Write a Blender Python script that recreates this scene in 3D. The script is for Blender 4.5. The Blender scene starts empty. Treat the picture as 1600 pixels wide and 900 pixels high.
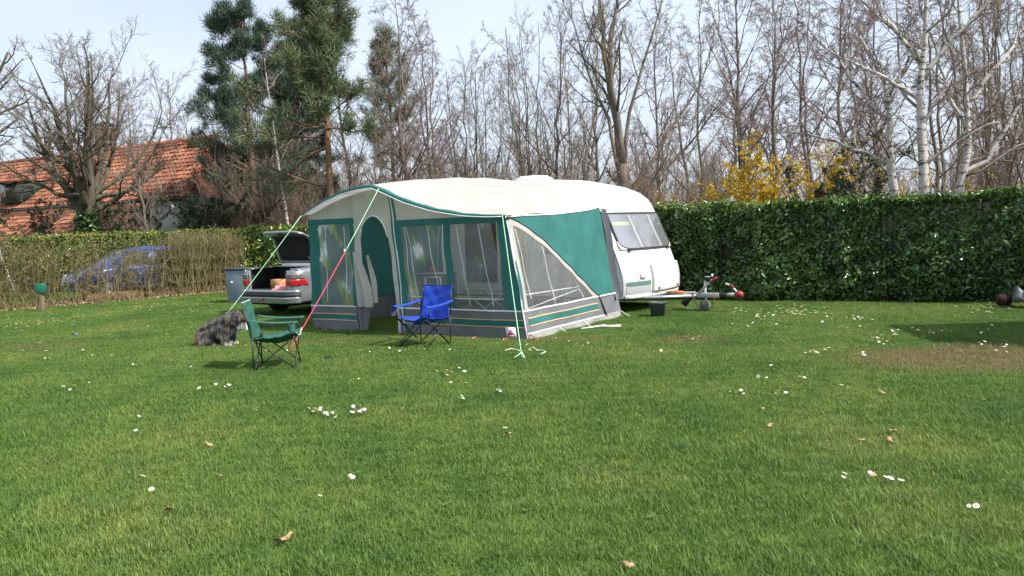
import bpy, math, random
import numpy as np
from mathutils import Vector, Matrix
random.seed(5); RNG = np.random.default_rng(5)
scene = bpy.context.scene
col = scene.collection
rad = math.radians

# ------------------------------------------------------------------ camera
FPX, EYE = 1250.0, 1.65
PITCH, ROLL = math.atan(92/1250.0), math.atan(0.036)
_fwd = np.array([0, math.cos(PITCH), -math.sin(PITCH)])
_r0 = np.array([1.0, 0, 0]); _u0 = np.cross(_r0, _fwd)
_rt = math.cos(ROLL)*_r0 - math.sin(ROLL)*_u0
_up = np.cross(_rt, _fwd)
cam = bpy.data.cameras.new('camera'); camo = bpy.data.objects.new('camera', cam)
col.objects.link(camo)
cam.sensor_width = 36.0; cam.lens = FPX/1600*36.0; cam.clip_start = 0.05; cam.clip_end = 2000
M = Matrix.Identity(4)
for i in range(3):
    M[i][0] = _rt[i]; M[i][1] = _up[i]; M[i][2] = -_fwd[i]
M[2][3] = EYE
camo.matrix_world = M
scene.camera = camo

# ------------------------------------------------------------------ light
SUN_EL, SUN_AZ = rad(47), math.atan2(0.86, -0.5)      # azimuth from +Y towards +X
world = bpy.data.worlds.new('World'); scene.world = world; world.use_nodes = True
wn = world.node_tree.nodes; wl = world.node_tree.links
bg = wn['Background']
sky = wn.new('ShaderNodeTexSky'); sky.sky_type = 'NISHITA'; sky.sun_disc = False
sky.sun_elevation = SUN_EL; sky.sun_rotation = SUN_AZ
sky.air_density = 1.0; sky.dust_density = 3.0; sky.ozone_density = 1.0
# thin high cloud that whitens the sky
tcw = wn.new('ShaderNodeTexCoord'); mpw = wn.new('ShaderNodeMapping'); mpw.inputs['Scale'].default_value = (1.0, 1.0, 3.0)
nzw = wn.new('ShaderNodeTexNoise'); nzw.inputs['Scale'].default_value = 2.2; nzw.inputs['Detail'].default_value = 5; nzw.inputs['Roughness'].default_value = 0.55
rmw = wn.new('ShaderNodeMapRange'); rmw.inputs[1].default_value = 0.35; rmw.inputs[2].default_value = 0.75; rmw.inputs[3].default_value = 0.58; rmw.inputs[4].default_value = 0.85
mxw = wn.new('ShaderNodeMixRGB'); mxw.inputs[2].default_value = (6.7, 7.5, 8.7, 1)
wl.new(tcw.outputs['Generated'], mpw.inputs[0]); wl.new(mpw.outputs[0], nzw.inputs['Vector'])
wl.new(nzw.outputs['Fac'], rmw.inputs[0]); wl.new(rmw.outputs[0], mxw.inputs[0])
wl.new(sky.outputs[0], mxw.inputs[1]); wl.new(mxw.outputs[0], bg.inputs['Color'])
bg.inputs['Strength'].default_value = 0.10
sl = bpy.data.lights.new('sun', 'SUN'); sl.energy = 4.6; sl.angle = rad(0.55); sl.color = (1.0, 0.955, 0.88)
so = bpy.data.objects.new('sun', sl); col.objects.link(so)
to_sun = Vector((math.sin(SUN_AZ)*math.cos(SUN_EL), math.cos(SUN_AZ)*math.cos(SUN_EL), math.sin(SUN_EL)))
so.rotation_euler = to_sun.to_track_quat('Z', 'Y').to_euler(); so.location = (20, -12, 30)
vs = scene.view_settings
vs.view_transform = 'Standard'; vs.look = 'None'; vs.gamma = 1.0; vs.use_curve_mapping = False; vs.exposure = 0.6
scene.cycles.max_bounces = 8; scene.cycles.transparent_max_bounces = 24
scene.cycles.sample_clamp_indirect = 6.0

# ------------------------------------------------------------------ picture helpers
def ray(x, y): return _fwd + (x-800)/FPX*_rt - (y-450)/FPX*_up
def G(x, y, z=0.0):                       # where a pixel's ray meets the level z
    d = ray(x, y); t = (z-EYE)/d[2]; return np.array([t*d[0], t*d[1], z])
def atD(x, D, y=380):                     # ground position under a pixel column at distance D
    d = ray(x, y); return np.array([d[0]*D/d[1], D, 0.0])
def zat(y, x, D):                         # height seen at pixel x,y at distance D
    d = ray(x, y); return EYE + d[2]*D/d[1]

# ------------------------------------------------------------------ materials
MATS = {}
def mat(name, colour, rough=0.7, metal=0.0, var=0.0, scale=8.0, col2=None, bump=0.0, bscale=None, spec=0.5, sheen=0.0, coat=0.0, detail=4, space='Object', transl=0.0, stretch=None, emit=None):
    if name in MATS: return MATS[name]
    m = bpy.data.materials.new(name); m.use_nodes = True; MATS[name] = m
    n = m.node_tree.nodes; l = m.node_tree.links; p = n['Principled BSDF']
    c = tuple(colour)+(1,)
    p.inputs['Base Color'].default_value = c; p.inputs['Roughness'].default_value = rough; p.inputs['Metallic'].default_value = metal
    p.inputs['Specular IOR Level'].default_value = spec
    if coat: p.inputs['Coat Weight'].default_value = coat; p.inputs['Coat Roughness'].default_value = 0.05
    if sheen: p.inputs['Sheen Weight'].default_value = sheen
    if col2 is not None or var or bump:
        tc = n.new('ShaderNodeTexCoord'); mp = n.new('ShaderNodeMapping')
        if space == 'World':
            g = n.new('ShaderNodeNewGeometry'); l.new(g.outputs['Position'], mp.inputs[0])
        else: l.new(tc.outputs[space], mp.inputs[0])
        if stretch: mp.inputs['Scale'].default_value = stretch
    if col2 is not None or var:
        nz = n.new('ShaderNodeTexNoise'); nz.inputs['Scale'].default_value = scale; nz.inputs['Detail'].default_value = detail
        l.new(mp.outputs[0], nz.inputs['Vector'])
        cr = n.new('ShaderNodeValToRGB'); cr.color_ramp.elements[0].position = 0.32; cr.color_ramp.elements[1].position = 0.68
        c2 = col2 if col2 is not None else [x*(1-var) for x in colour]
        c1 = colour if col2 is not None else [min(1, x*(1+var)) for x in colour]
        cr.color_ramp.elements[0].color = tuple(c2)+(1,); cr.color_ramp.elements[1].color = tuple(c1)+(1,)
        l.new(nz.outputs['Fac'], cr.inputs[0]); l.new(cr.outputs[0], p.inputs['Base Color'])
    if bump:
        nb = n.new('ShaderNodeTexNoise'); nb.inputs['Scale'].default_value = bscale or scale*3; nb.inputs['Detail'].default_value = 5
        l.new(mp.outputs[0], nb.inputs['Vector'])
        bp = n.new('ShaderNodeBump'); bp.inputs['Strength'].default_value = bump; bp.inputs['Distance'].default_value = 0.02
        l.new(nb.outputs['Fac'], bp.inputs['Height']); l.new(bp.outputs[0], p.inputs['Normal'])
    if transl:
        tr = n.new('ShaderNodeBsdfTranslucent'); mx = n.new('ShaderNodeMixShader'); mx.inputs[0].default_value = transl
        src = p.inputs['Base Color'].links[0].from_socket if p.inputs['Base Color'].links else None
        if src: l.new(src, tr.inputs[0])
        else: tr.inputs[0].default_value = c
        l.new(p.outputs[0], mx.inputs[1]); l.new(tr.outputs[0], mx.inputs[2]); l.new(mx.outputs[0], n['Material Output'].inputs[0])
    if emit: p.inputs['Emission Color'].default_value = c; p.inputs['Emission Strength'].default_value = emit
    return m

def clear_sheet(name, tint=(0.86, 0.88, 0.9), haze=0.14, rough=0.05, bscale=6.0, bump=0.5, stretch=(1, 1, 1), gloss=1.0):
    """clear plastic sheet or glass: mostly see-through, mirrors by angle, a little milky"""
    if name in MATS: return MATS[name]
    m = bpy.data.materials.new(name); m.use_nodes = True; MATS[name] = m
    n = m.node_tree.nodes; l = m.node_tree.links; n.remove(n['Principled BSDF'])
    tr = n.new('ShaderNodeBsdfTransparent'); tr.inputs[0].default_value = tuple(tint)+(1,)
    gl = n.new('ShaderNodeBsdfGlossy'); gl.inputs['Roughness'].default_value = rough
    df = n.new('ShaderNodeBsdfDiffuse'); df.inputs[0].default_value = (0.75, 0.78, 0.8, 1)
    fr = n.new('ShaderNodeFresnel'); fr.inputs[0].default_value = 1.36
    m1 = n.new('ShaderNodeMixShader'); m1.inputs[0].default_value = haze
    m2 = n.new('ShaderNodeMixShader')
    l.new(tr.outputs[0], m1.inputs[1]); l.new(df.outputs[0], m1.inputs[2])
    mg = n.new('ShaderNodeMath'); mg.operation = 'MULTIPLY'; mg.inputs[1].default_value = gloss; l.new(fr.outputs[0], mg.inputs[0])
    l.new(mg.outputs[0], m2.inputs[0]); l.new(m1.outputs[0], m2.inputs[1]); l.new(gl.outputs[0], m2.inputs[2])
    l.new(m2.outputs[0], n['Material Output'].inputs[0])
    if bump:
        tc = n.new('ShaderNodeTexCoord'); mp = n.new('ShaderNodeMapping'); mp.inputs['Scale'].default_value = stretch
        mp.inputs['Rotation'].default_value = (0, 0.35, 0)
        nz = n.new('ShaderNodeTexNoise'); nz.inputs['Scale'].default_value = bscale; nz.inputs['Detail'].default_value = 3
        bp = n.new('ShaderNodeBump'); bp.inputs['Strength'].default_value = bump; bp.inputs['Distance'].default_value = 0.05
        l.new(tc.outputs['Object'], mp.inputs[0]); l.new(mp.outputs[0], nz.inputs['Vector']); l.new(nz.outputs['Fac'], bp.inputs['Height'])
        for s in (gl, fr): l.new(bp.outputs[0], s.inputs['Normal'])
    return m

def attr_mat(name, stops, rough=0.6, transl=0.0, spec=0.4, world_noise=None, noise_cols=None):
    """colour by a per-piece random value 'rnd' stored on the mesh, mixed with a world-space noise"""
    if name in MATS: return MATS[name]
    m = bpy.data.materials.new(name); m.use_nodes = True; MATS[name] = m
    n = m.node_tree.nodes; l = m.node_tree.links; p = n['Principled BSDF']
    p.inputs['Roughness'].default_value = rough; p.inputs['Specular IOR Level'].default_value = spec
    at = n.new('ShaderNodeAttribute'); at.attribute_name = 'rnd'
    cr = n.new('ShaderNodeValToRGB'); els = cr.color_ramp.elements
    while len(els) < len(stops): els.new(0.5)
    for e, (q, c) in zip(els, stops): e.position = q; e.color = tuple(c)+(1,)
    l.new(at.outputs['Fac'], cr.inputs[0]); out = cr.outputs[0]
    if world_noise:
        g = n.new('ShaderNodeNewGeometry'); nz = n.new('ShaderNodeTexNoise'); nz.inputs['Scale'].default_value = world_noise; nz.inputs['Detail'].default_value = 3
        l.new(g.outputs['Position'], nz.inputs['Vector'])
        c2 = n.new('ShaderNodeValToRGB'); c2.color_ramp.elements[0].position = 0.35; c2.color_ramp.elements[1].position = 0.65
        c2.color_ramp.elements[0].color = tuple(noise_cols[0])+(1,); c2.color_ramp.elements[1].color = tuple(noise_cols[1])+(1,)
        l.new(nz.outputs['Fac'], c2.inputs[0])
        mx = n.new('ShaderNodeMixRGB'); mx.blend_type = 'MULTIPLY'; mx.inputs[0].default_value = 1.0
        l.new(out, mx.inputs[1]); l.new(c2.outputs[0], mx.inputs[2]); out = mx.outputs[0]
    l.new(out, p.inputs['Base Color'])
    if transl:
        tr = n.new('ShaderNodeBsdfTranslucent'); ms = n.new('ShaderNodeMixShader'); ms.inputs[0].default_value = transl
        l.new(out, tr.inputs[0]); l.new(p.outputs[0], ms.inputs[1]); l.new(tr.outputs[0], ms.inputs[2]); l.new(ms.outputs[0], n['Material Output'].inputs[0])
    return m

# ------------------------------------------------------------------ mesh helpers
def frames(T):
    """two unit vectors across the tangents T (...,3)"""
    ref = np.where(np.abs(T[..., 2:3]) < 0.9, np.array([0., 0, 1]), np.array([1., 0, 0]))
    A = np.cross(T, ref); A /= np.linalg.norm(A, axis=-1, keepdims=True)+1e-9
    return A, np.cross(T, A)

class MB:
    def __init__(self): self.v = []; self.f = []; self.n = 0; self.r = []
    def add(self, v, f, rnd=None):
        v = np.asarray(v, float).reshape(-1, 3)
        if isinstance(f, np.ndarray): self.f.append(f+self.n)
        else:
            for q in f: self.f.append(np.array([q])+self.n)
        self.v.append(v); self.n += len(v)
        self.r.append(np.full(len(v), 0.5) if rnd is None else np.broadcast_to(np.asarray(rnd, float), (len(v),)))
        return self
    def box(self, c, size, rot=None, taper=1.0):
        h = np.array(size, float)/2
        P = np.array([[x, y, z] for z in (-1, 1) for y in (-1, 1) for x in (-1, 1)], float)
        P[4:, :2] *= taper
        P = P*h
        if rot is not None: P = P @ np.array(Matrix.Rotation(rot[0], 3, rot[1])).T
        F = np.array([[0, 2, 3, 1], [4, 5, 7, 6], [0, 1, 5, 4], [2, 6, 7, 3], [0, 4, 6, 2], [1, 3, 7, 5]])
        return self.add(P+np.array(c, float), F)
    def tube(self, path, r, sides=6, rnd=None, cap=True):
        return self.tubes(np.asarray(path, float)[None], np.broadcast_to(np.asarray(r, float), (len(path),))[None], sides, rnd)
    def tubes(self, P, R, sides=3, rnd=None):
        """P (N,k,3) paths, R (N,k) radii"""
        N, k = P.shape[:2]
        T = np.gradient(P, axis=1); T /= np.linalg.norm(T, axis=-1, keepdims=True)+1e-9
        A, B = frames(T)
        a = np.arange(sides)*2*math.pi/sides
        V = P[:, :, None]+R[:, :, None, None]*(np.cos(a)[:, None]*A[:, :, None]+np.sin(a)[:, None]*B[:, :, None])
        idx = np.arange(N*k*sides).reshape(N, k, sides)
        j = np.roll(idx, -1, axis=2)
        F = np.stack([idx[:, :-1], j[:, :-1], j[:, 1:], idx[:, 1:]], -1).reshape(-1, 4)
        rn = None if rnd is None else np.repeat(np.broadcast_to(rnd, (N,)), k*sides)
        self.add(V.reshape(-1, 3), F, rn)
        if sides > 3 and N < 200:
            for i in range(N):
                self.f.append(idx[i, 0][::-1][None]+self.n-N*k*sides); self.f.append(idx[i, -1][None]+self.n-N*k*sides)
        return self
    def patch(self, fn, nu, nv):
        u, v = np.meshgrid(np.linspace(0, 1, nu+1), np.linspace(0, 1, nv+1), indexing='ij')
        P = np.array([fn(a, b) for a, b in zip(u.ravel(), v.ravel())], float)
        i = np.arange((nu+1)*(nv+1)).reshape(nu+1, nv+1)
        return self.add(P, np.stack([i[:-1, :-1], i[1:, :-1], i[1:, 1:], i[:-1, 1:]], -1).reshape(-1, 4))
    def lathe(self, prof, c=(0, 0, 0), n=16, axis='z'):
        a = np.arange(n)*2*math.pi/n; V = []
        for r, z in prof:
            ring = np.stack([r*np.cos(a), r*np.sin(a), np.full(n, z)], -1)
            V.append(ring)
        V = np.concatenate(V)
        if axis == 'y': V = V[:, [0, 2, 1]]
        if axis == 'x': V = V[:, [2, 0, 1]]
        k = len(prof); i = np.arange(k*n).reshape(k, n); j = np.roll(i, -1, 1)
        F = np.stack([i[:-1], j[:-1], j[1:], i[1:]], -1).reshape(-1, 4)
        self.add(V+np.array(c, float), F)
        self.f.append(i[0][::-1][None]+self.n-k*n); self.f.append(i[-1][None]+self.n-k*n)
        return self
    def prism(self, poly, fn, d):
        """closed polygon in 2D, mapped by fn(a,b,depth) and given thickness d"""
        n = len(poly)
        V = [fn(p[0], p[1], 0) for p in poly]+[fn(p[0], p[1], d) for p in poly]
        F = [tuple(range(n)), tuple(range(2*n-1, n-1, -1))]+[(i, i+n, (i+1) % n+n, (i+1) % n) for i in range(n)]
        return self.add(V, F)
    def quads(self, V, rnd=None):            # V (N,m,3) separate polygons
        N, m = V.shape[:2]
        return self.add(V.reshape(-1, 3), np.arange(N*m).reshape(N, m), None if rnd is None else np.repeat(rnd, m))
    def mesh(self, name):
        me = bpy.data.meshes.new(name)
        V = np.concatenate(self.v); me.vertices.add(len(V)); me.vertices.foreach_set('co', V.astype(np.float32).ravel())
        sizes = np.concatenate([np.full(len(f), f.shape[1]) for f in self.f]).astype(np.int32)
        li = np.concatenate([f.ravel() for f in self.f]).astype(np.int32)
        me.loops.add(len(li)); me.loops.foreach_set('vertex_index', li)
        st = np.concatenate([[0], np.cumsum(sizes)[:-1]]).astype(np.int32)
        me.polygons.add(len(sizes)); me.polygons.foreach_set('loop_start', st); me.polygons.foreach_set('loop_total', sizes)
        at = me.attributes.new('rnd', 'FLOAT', 'POINT'); at.data.foreach_set('value', np.concatenate(self.r).astype(np.float32))
        me.update(calc_edges=True)
        return me
    def build(self, name, m, parent=None, smooth=False, thick=0, bevel=0, recalc=False):
        me = self.mesh(name)
        if recalc:
            import bmesh
            b = bmesh.new(); b.from_mesh(me); bmesh.ops.recalc_face_normals(b, faces=b.faces); b.to_mesh(me); b.free()
        if smooth: me.polygons.foreach_set('use_smooth', np.ones(len(me.polygons), bool))
        me.materials.append(m)
        o = bpy.data.objects.new(name, me); col.objects.link(o)
        if parent is not None: o.parent = parent
        if thick:
            s = o.modifiers.new('thickness', 'SOLIDIFY'); s.thickness = thick; s.offset = 0
        if bevel:
            s = o.modifiers.new('bevel', 'BEVEL'); s.width = bevel; s.segments = 2; s.limit_method = 'ANGLE'
        return o
def smooth_angle(o, deg=40):
    me = o.data; me.polygons.foreach_set('use_smooth', np.ones(len(me.polygons), bool))
    try: me.set_sharp_from_angle(angle=rad(deg))
    except Exception: pass
    return o

def tag(o, label, cat, group=None, kind=None):
    o['label'] = label; o['category'] = cat
    if group: o['group'] = group
    if kind: o['kind'] = kind
    return o
def structure(o): o['kind'] = 'structure'; return o
def thing(name, label, cat, loc=(0, 0, 0), rz=0.0, group=None):
    o = bpy.data.objects.new(name, None); o.empty_display_size = 0.2; col.objects.link(o)
    o.location = loc; o.rotation_euler = (0, 0, rz)
    return tag(o, label, cat, group)
def copy_thing(o, loc, rz, sc=1.0, label=None):
    def rec(a, par):
        c = a.copy(); col.objects.link(c); c.parent = par
        for ch in a.children: rec(ch, c)
        return c
    c = rec(o, None); c.location = loc; c.rotation_euler = (0, 0, rz)
    c.scale = (sc, sc, sc) if np.isscalar(sc) else sc
    if label: c['label'] = label
    return c
def instancer(name, protos, P, rz, sc, m_kind=None, tilt=None):
    """one object that scatters the given meshes on points (stuff)"""
    me = bpy.data.meshes.new(name); me.vertices.add(len(P)); me.vertices.foreach_set('co', np.asarray(P, np.float32).ravel())
    for nm, arr in (('rz', rz), ('sc', sc)):
        a = me.attributes.new(nm, 'FLOAT', 'POINT'); a.data.foreach_set('value', np.asarray(arr, np.float32))
    o = bpy.data.objects.new(name, me); col.objects.link(o)
    pc = bpy.data.collections.new(name+'_pieces')
    for q in protos: pc.objects.link(q)
    ng = bpy.data.node_groups.new(name, 'GeometryNodeTree')
    ng.interface.new_socket('Geometry', in_out='INPUT', socket_type='NodeSocketGeometry')
    ng.interface.new_socket('Geometry', in_out='OUTPUT', socket_type='NodeSocketGeometry')
    N = ng.nodes; L = ng.links
    gi = N.new('NodeGroupInput'); go = N.new('NodeGroupOutput')
    ci = N.new('GeometryNodeCollectionInfo'); ci.inputs['Collection'].default_value = pc
    ci.inputs['Separate Children'].default_value = True; ci.inputs['Reset Children'].default_value = True
    ip = N.new('GeometryNodeInstanceOnPoints'); ip.inputs['Pick Instance'].default_value = True
    ar = N.new('GeometryNodeInputNamedAttribute'); ar.data_type = 'FLOAT'; ar.inputs['Name'].default_value = 'rz'
    asc = N.new('GeometryNodeInputNamedAttribute'); asc.data_type = 'FLOAT'; asc.inputs['Name'].default_value = 'sc'
    cx = N.new('ShaderNodeCombineXYZ')
    ri = N.new('FunctionNodeRandomValue'); ri.data_type = 'INT'
    mn = [s for s in ri.inputs if s.name == 'Min' and s.type == 'INT'][0]; mxx = [s for s in ri.inputs if s.name == 'Max' and s.type == 'INT'][0]
    mn.default_value = 0; mxx.default_value = len(protos)-1
    L.new(gi.outputs[0], ip.inputs['Points']); L.new(ci.outputs[0], ip.inputs['Instance'])
    L.new([s for s in ri.outputs if s.type == 'INT'][0], ip.inputs['Instance Index'])
    L.new(ar.outputs['Attribute'], cx.inputs[2])
    L.new(cx.outputs[0], ip.inputs['Rotation']); L.new(asc.outputs['Attribute'], ip.inputs['Scale'])
    L.new(ip.outputs[0], go.inputs[0])
    md = o.modifiers.new('scatter', 'NODES'); md.node_group = ng
    return o
def proto(mb, name, m):
    me = mb.mesh(name); me.materials.append(m); return bpy.data.objects.new(name, me)
def smoothstep(a, b, x): t = np.clip((x-a)/(b-a), 0, 1); return t*t*(3-2*t)

# ================================================================== GROUND
def lawn_material(name, blades):
    m = bpy.data.materials.new(name); m.use_nodes = True; n = m.node_tree.nodes; l = m.node_tree.links; p = n['Principled BSDF']
    g = n.new('ShaderNodeNewGeometry')
    def noise(scale, detail=3, rough=0.5):
        z = n.new('ShaderNodeTexNoise'); z.inputs['Scale'].default_value = scale; z.inputs['Detail'].default_value = detail; z.inputs['Roughness'].default_value = rough
        l.new(g.outputs['Position'], z.inputs['Vector']); return z.outputs['Fac']
    def ramp(src, stops):
        c = n.new('ShaderNodeValToRGB'); e = c.color_ramp.elements
        while len(e) < len(stops): e.new(0.5)
        for q, (a, b) in zip(e, stops): q.position = a; q.color = tuple(b)+(1,)
        l.new(src, c.inputs[0]); return c.outputs[0]
    def mix(f, a, b, mode='MIX'):
        x = n.new('ShaderNodeMixRGB'); x.blend_type = mode
        if isinstance(f, float): x.inputs[0].default_value = f
        else: l.new(f, x.inputs[0])
        l.new(a, x.inputs[1])
        if isinstance(b, tuple): x.inputs[2].default_value = b+(1,)
        else: l.new(b, x.inputs[2])
        return x.outputs[0]
    def spot(cx, cy, rx, ry, soft, amt):      # a worn patch of ground: irregular ellipse in metres
        mp = n.new('ShaderNodeMapping'); mp.inputs['Location'].default_value = (-cx/rx, -cy/ry, 0); mp.inputs['Scale'].default_value = (1/rx, 1/ry, 0)
        l.new(g.outputs['Position'], mp.inputs[0])
        ln = n.new('ShaderNodeVectorMath'); ln.operation = 'LENGTH'; l.new(mp.outputs[0], ln.inputs[0])
        nz = noise(1.6, 4); ad = n.new('ShaderNodeMath'); ad.operation = 'MULTIPLY_ADD'; l.new(nz, ad.inputs[0]); ad.inputs[1].default_value = 1.3; l.new(ln.outputs['Value'], ad.inputs[2])
        mr = n.new('ShaderNodeMapRange'); mr.inputs[1].default_value = 1.65+soft; mr.inputs[2].default_value = 1.65-soft; mr.inputs[3].default_value = 0; mr.inputs[4].default_value = amt
        l.new(ad.outputs[0], mr.inputs[0]); return mr.outputs[0]
    big = ramp(noise(0.55, 4), [(0.3, (0.084, 0.172, 0.034)), (0.5, (0.124, 0.222, 0.043)), (0.72, (0.205, 0.264, 0.066))])
    c = mix(0.6, big, ramp(noise(2.3, 5, 0.6), [(0.3, (0.62, 0.76, 0.8)), (0.5, (1.0, 1.0, 1.0)), (0.72, (1.42, 1.25, 1.1))]), 'MULTIPLY')
    c = mix(0.45, c, ramp(noise(9.0, 4, 0.6), [(0.32, (0.55, 0.66, 0.6)), (0.68, (1.4, 1.28, 1.2))]), 'MULTIPLY')
    if blades:
        at = n.new('ShaderNodeAttribute'); at.attribute_name = 'rnd'
        c = mix(1.0, c, ramp(at.outputs['Fac'], [(0.0, (0.66, 0.74, 0.66)), (0.5, (1.0, 1.0, 1.0)), (0.85, (1.22, 1.12, 1.05)), (1.0, (2.0, 1.6, 1.9))]), 'MULTIPLY')
    else:
        c = mix(0.45, c, (0.05, 0.045, 0.02))
    dirt = (0.245, 0.185, 0.085)
    for s in (spot(*G(1540, 560)[:2], 1.5, 0.85, 0.35, 0.85), spot(*G(1075, 532)[:2], 0.5, 0.35, 0.3, 0.6),
              spot(*G(540, 533)[:2], 1.0, 0.28, 0.3, 0.45), spot(*G(885, 532)[:2], 0.7, 0.3, 0.3, 0.4), spot(*G(20, 545)[:2], 1.3, 0.7, 0.3, 0.3)):
        c = mix(s, c, dirt)
    l.new(c, p.inputs['Base Color']); p.inputs['Roughness'].default_value = 0.55 if blades else 0.95
    p.inputs['Specular IOR Level'].default_value = 0.35 if blades else 0.1
    if blades:
        tr = n.new('ShaderNodeBsdfTranslucent'); l.new(c, tr.inputs[0]); ms = n.new('ShaderNodeMixShader'); ms.inputs[0].default_value = 0.35
        l.new(p.outputs[0], ms.inputs[1]); l.new(tr.outputs[0], ms.inputs[2]); l.new(ms.outputs[0], n['Material Output'].inputs[0])
    MATS[name] = m; return m
soil = lawn_material('lawn_soil', False); grassm = lawn_material('grass_blade', True)
lawn = MB(); lawn.add([(-500, -60, 0), (500, -60, 0), (500, 900, 0), (-500, 900, 0)], [(0, 1, 2, 3)])
structure(lawn.build('lawn', soil))

def grass_patch(size, n, h, rng, wide):
    x = (rng.random(n)-0.5)*size; y = (rng.random(n)-0.5)*size
    az = rng.random(n)*2*math.pi; hh = h*(0.45+0.9*rng.random(n)**1.4); lean = hh*(0.25+0.9*rng.random(n))
    d = np.stack([np.cos(az), np.sin(az), 0*az], -1); w = np.stack([-np.sin(az), np.cos(az), 0*az], -1)*(wide*(0.6+0.8*rng.random(n)))[:, None]
    b = np.stack([x, y, 0*x-0.004], -1)
    m1 = b+d*(lean*0.3)[:, None]; m1[:, 2] = hh*0.6
    tip = b+d*lean[:, None]; tip[:, 2] = hh
    mb = MB()
    V = np.stack([b-w, b+w, m1+w*0.8, m1-w*0.8, tip], 1); k = len(V)
    i = np.arange(k)[:, None]*5
    mb.add(V.reshape(-1, 3), np.concatenate([i+0, i+1, i+2, i+3], 1), np.repeat(rng.random(n), 5))
    mb.f.append(np.concatenate([i+3, i+2, i+4], 1))
    return mb
grng = np.random.default_rng(3)
near = [proto(grass_patch(0.44, 2100, 0.031, grng, 0.0018), 'blades', grassm) for _ in range(5)]
tuft = [proto(grass_patch(0.20, 120, 0.052, grng, 0.002), 'blades', grassm) for _ in range(4)]
pts = []
stp = 0.34
for iy in range(int(1.6/stp), int(31/stp)):
    D = iy*stp; hw = 0.70*D+1.2
    for ix in range(int(-hw/stp)-1, int(hw/stp)+2):
        pts.append((ix*stp, D))
pts = np.array(pts)+grng.uniform(-0.04, 0.04, (len(pts), 2))
def under_awning(p):                       # the awning floor has no standing grass
    q = p-np.array([0.207, 11.671]); s = q @ np.array([-0.8392, 0.5439]); t = q @ np.array([0.5439, 0.8392])
    return (s > 0.1) & (s < 4.4) & (t > 0.1) & (t < 3.3)
P3 = np.c_[pts, np.zeros(len(pts))]
lump = np.sin(pts[:, 0]*2.1+1.3*np.sin(pts[:, 1]*1.4))+np.sin(pts[:, 1]*2.7+pts[:, 0]*0.8)
g1 = instancer('grass', near, P3, grng.random(len(P3))*6.28, np.clip(1.02+0.06*lump+grng.normal(0, 0.04, len(P3)), 0.95, 1.25))
tag(g1, 'short mown green lawn grass covering the pitch', 'grass', kind='stuff')
nt = 4200
tD = 2.0+grng.random(nt)**0.7*15; tX = (grng.random(nt)*2-1)*(0.7*tD+0.8)
keep = (np.sin(tX*1.7+np.sin(tD*1.1)*2)+np.cos(tD*1.9+tX*0.6) > -0.2) & ~under_awning(np.c_[tX, tD])
TP = np.c_[tX, tD, 0*tX][keep]
g2 = instancer('grass_tufts', tuft, TP, grng.random(len(TP))*6.28, grng.uniform(0.6, 1.2, len(TP)))
tag(g2, 'slightly longer tufts of grass dotted over the mown lawn', 'grass', kind='stuff')

def rosette(rng):
    mb = MB(); k = 9; a = np.arange(k)*2.4+rng.random()
    for q in a:
        l = 0.03+0.025*rng.random(); w = l*0.32; c, s_ = math.cos(q), math.sin(q); z = 0.022+0.012*rng.random()
        mb.add([(0, 0, 0.012), (c*l*.55-s_*w, s_*l*.55+c*w, z), (c*l, s_*l, z*0.9), (c*l*.55+s_*w, s_*l*.55-c*w, z)], [(0, 1, 2), (0, 2, 3)], rng.random())
    return mb
wm = attr_mat('weed_leaf', [(0.0, (0.08, 0.16, 0.035)), (1.0, (0.16, 0.25, 0.065))], rough=0.55, transl=0.2)
nw = 900; wD = 2.6+grng.random(nw)**0.8*11; wX = (grng.random(nw)*2-1)*(0.7*wD+0.5); kw = (np.sin(wX*1.3+2)+np.sin(wD*1.7+wX) > -0.3) & ~under_awning(np.c_[wX, wD])
ws = instancer('lawn_weeds', [proto(rosette(grng), 'weed', wm) for _ in range(4)], np.c_[wX, wD, 0*wX][kw], grng.random(kw.sum())*6.28, grng.uniform(0.35, 0.7, kw.sum()))
tag(ws, 'small flat broad-leaved weeds scattered through the lawn', 'weeds', kind='stuff')

# ================================================================== AWNING
OA = np.array([0.207, 11.671, 0.0]); RZA = math.atan2(-0.54387, 0.83917)
a_dir = np.array([-0.83917, 0.54387, 0]); b_dir = np.array([0.54387, 0.83917, 0])
def WL(s, t, z): return OA+s*a_dir+t*b_dir+np.array([0, 0, z])
aw = thing('caravan_awning', 'green, grey and cream fabric awning with clear plastic windows on the side of the caravan', 'awning', OA, RZA)
FAB = dict(rough=0.85, spec=0.2, bump=0.6, bscale=4)
cream = mat('cream_canvas', (0.58, 0.565, 0.53), var=0.06, scale=2.0, transl=0.38, **FAB)
greyc = mat('pale_grey_canvas', (0.55, 0.54, 0.50), var=0.07, scale=2.5, transl=0.25, **FAB)
green = mat('green_canvas', (0.040, 0.165, 0.155), var=0.12, scale=2.5, transl=0.15, **FAB)
grey = mat('grey_skirt', (0.16, 0.167, 0.182), var=0.10, scale=3, transl=0.08, **FAB)
whitep = mat('white_piping', (0.8, 0.8, 0.78), rough=0.6)
orange = mat('orange_piping', (0.62, 0.42, 0.22), rough=0.7)
vinyl = clear_sheet('clear_vinyl', tint=(0.80, 0.82, 0.85), haze=0.14, rough=0.16, bscale=4.0, bump=0.13, stretch=(2.4, 2.4, 0.9), gloss=0.45)
vinyl2 = clear_sheet('creased_vinyl', tint=(0.82, 0.84, 0.87), haze=0.10, rough=0.08, bscale=11.0, bump=1.0, stretch=(1.0, 1.6, 0.7), gloss=0.8)
zipm = mat('black_zip', (0.02, 0.02, 0.022), rough=0.6)
steel = mat('pole_steel', (0.55, 0.56, 0.57), rough=0.35, metal=0.8)
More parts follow.
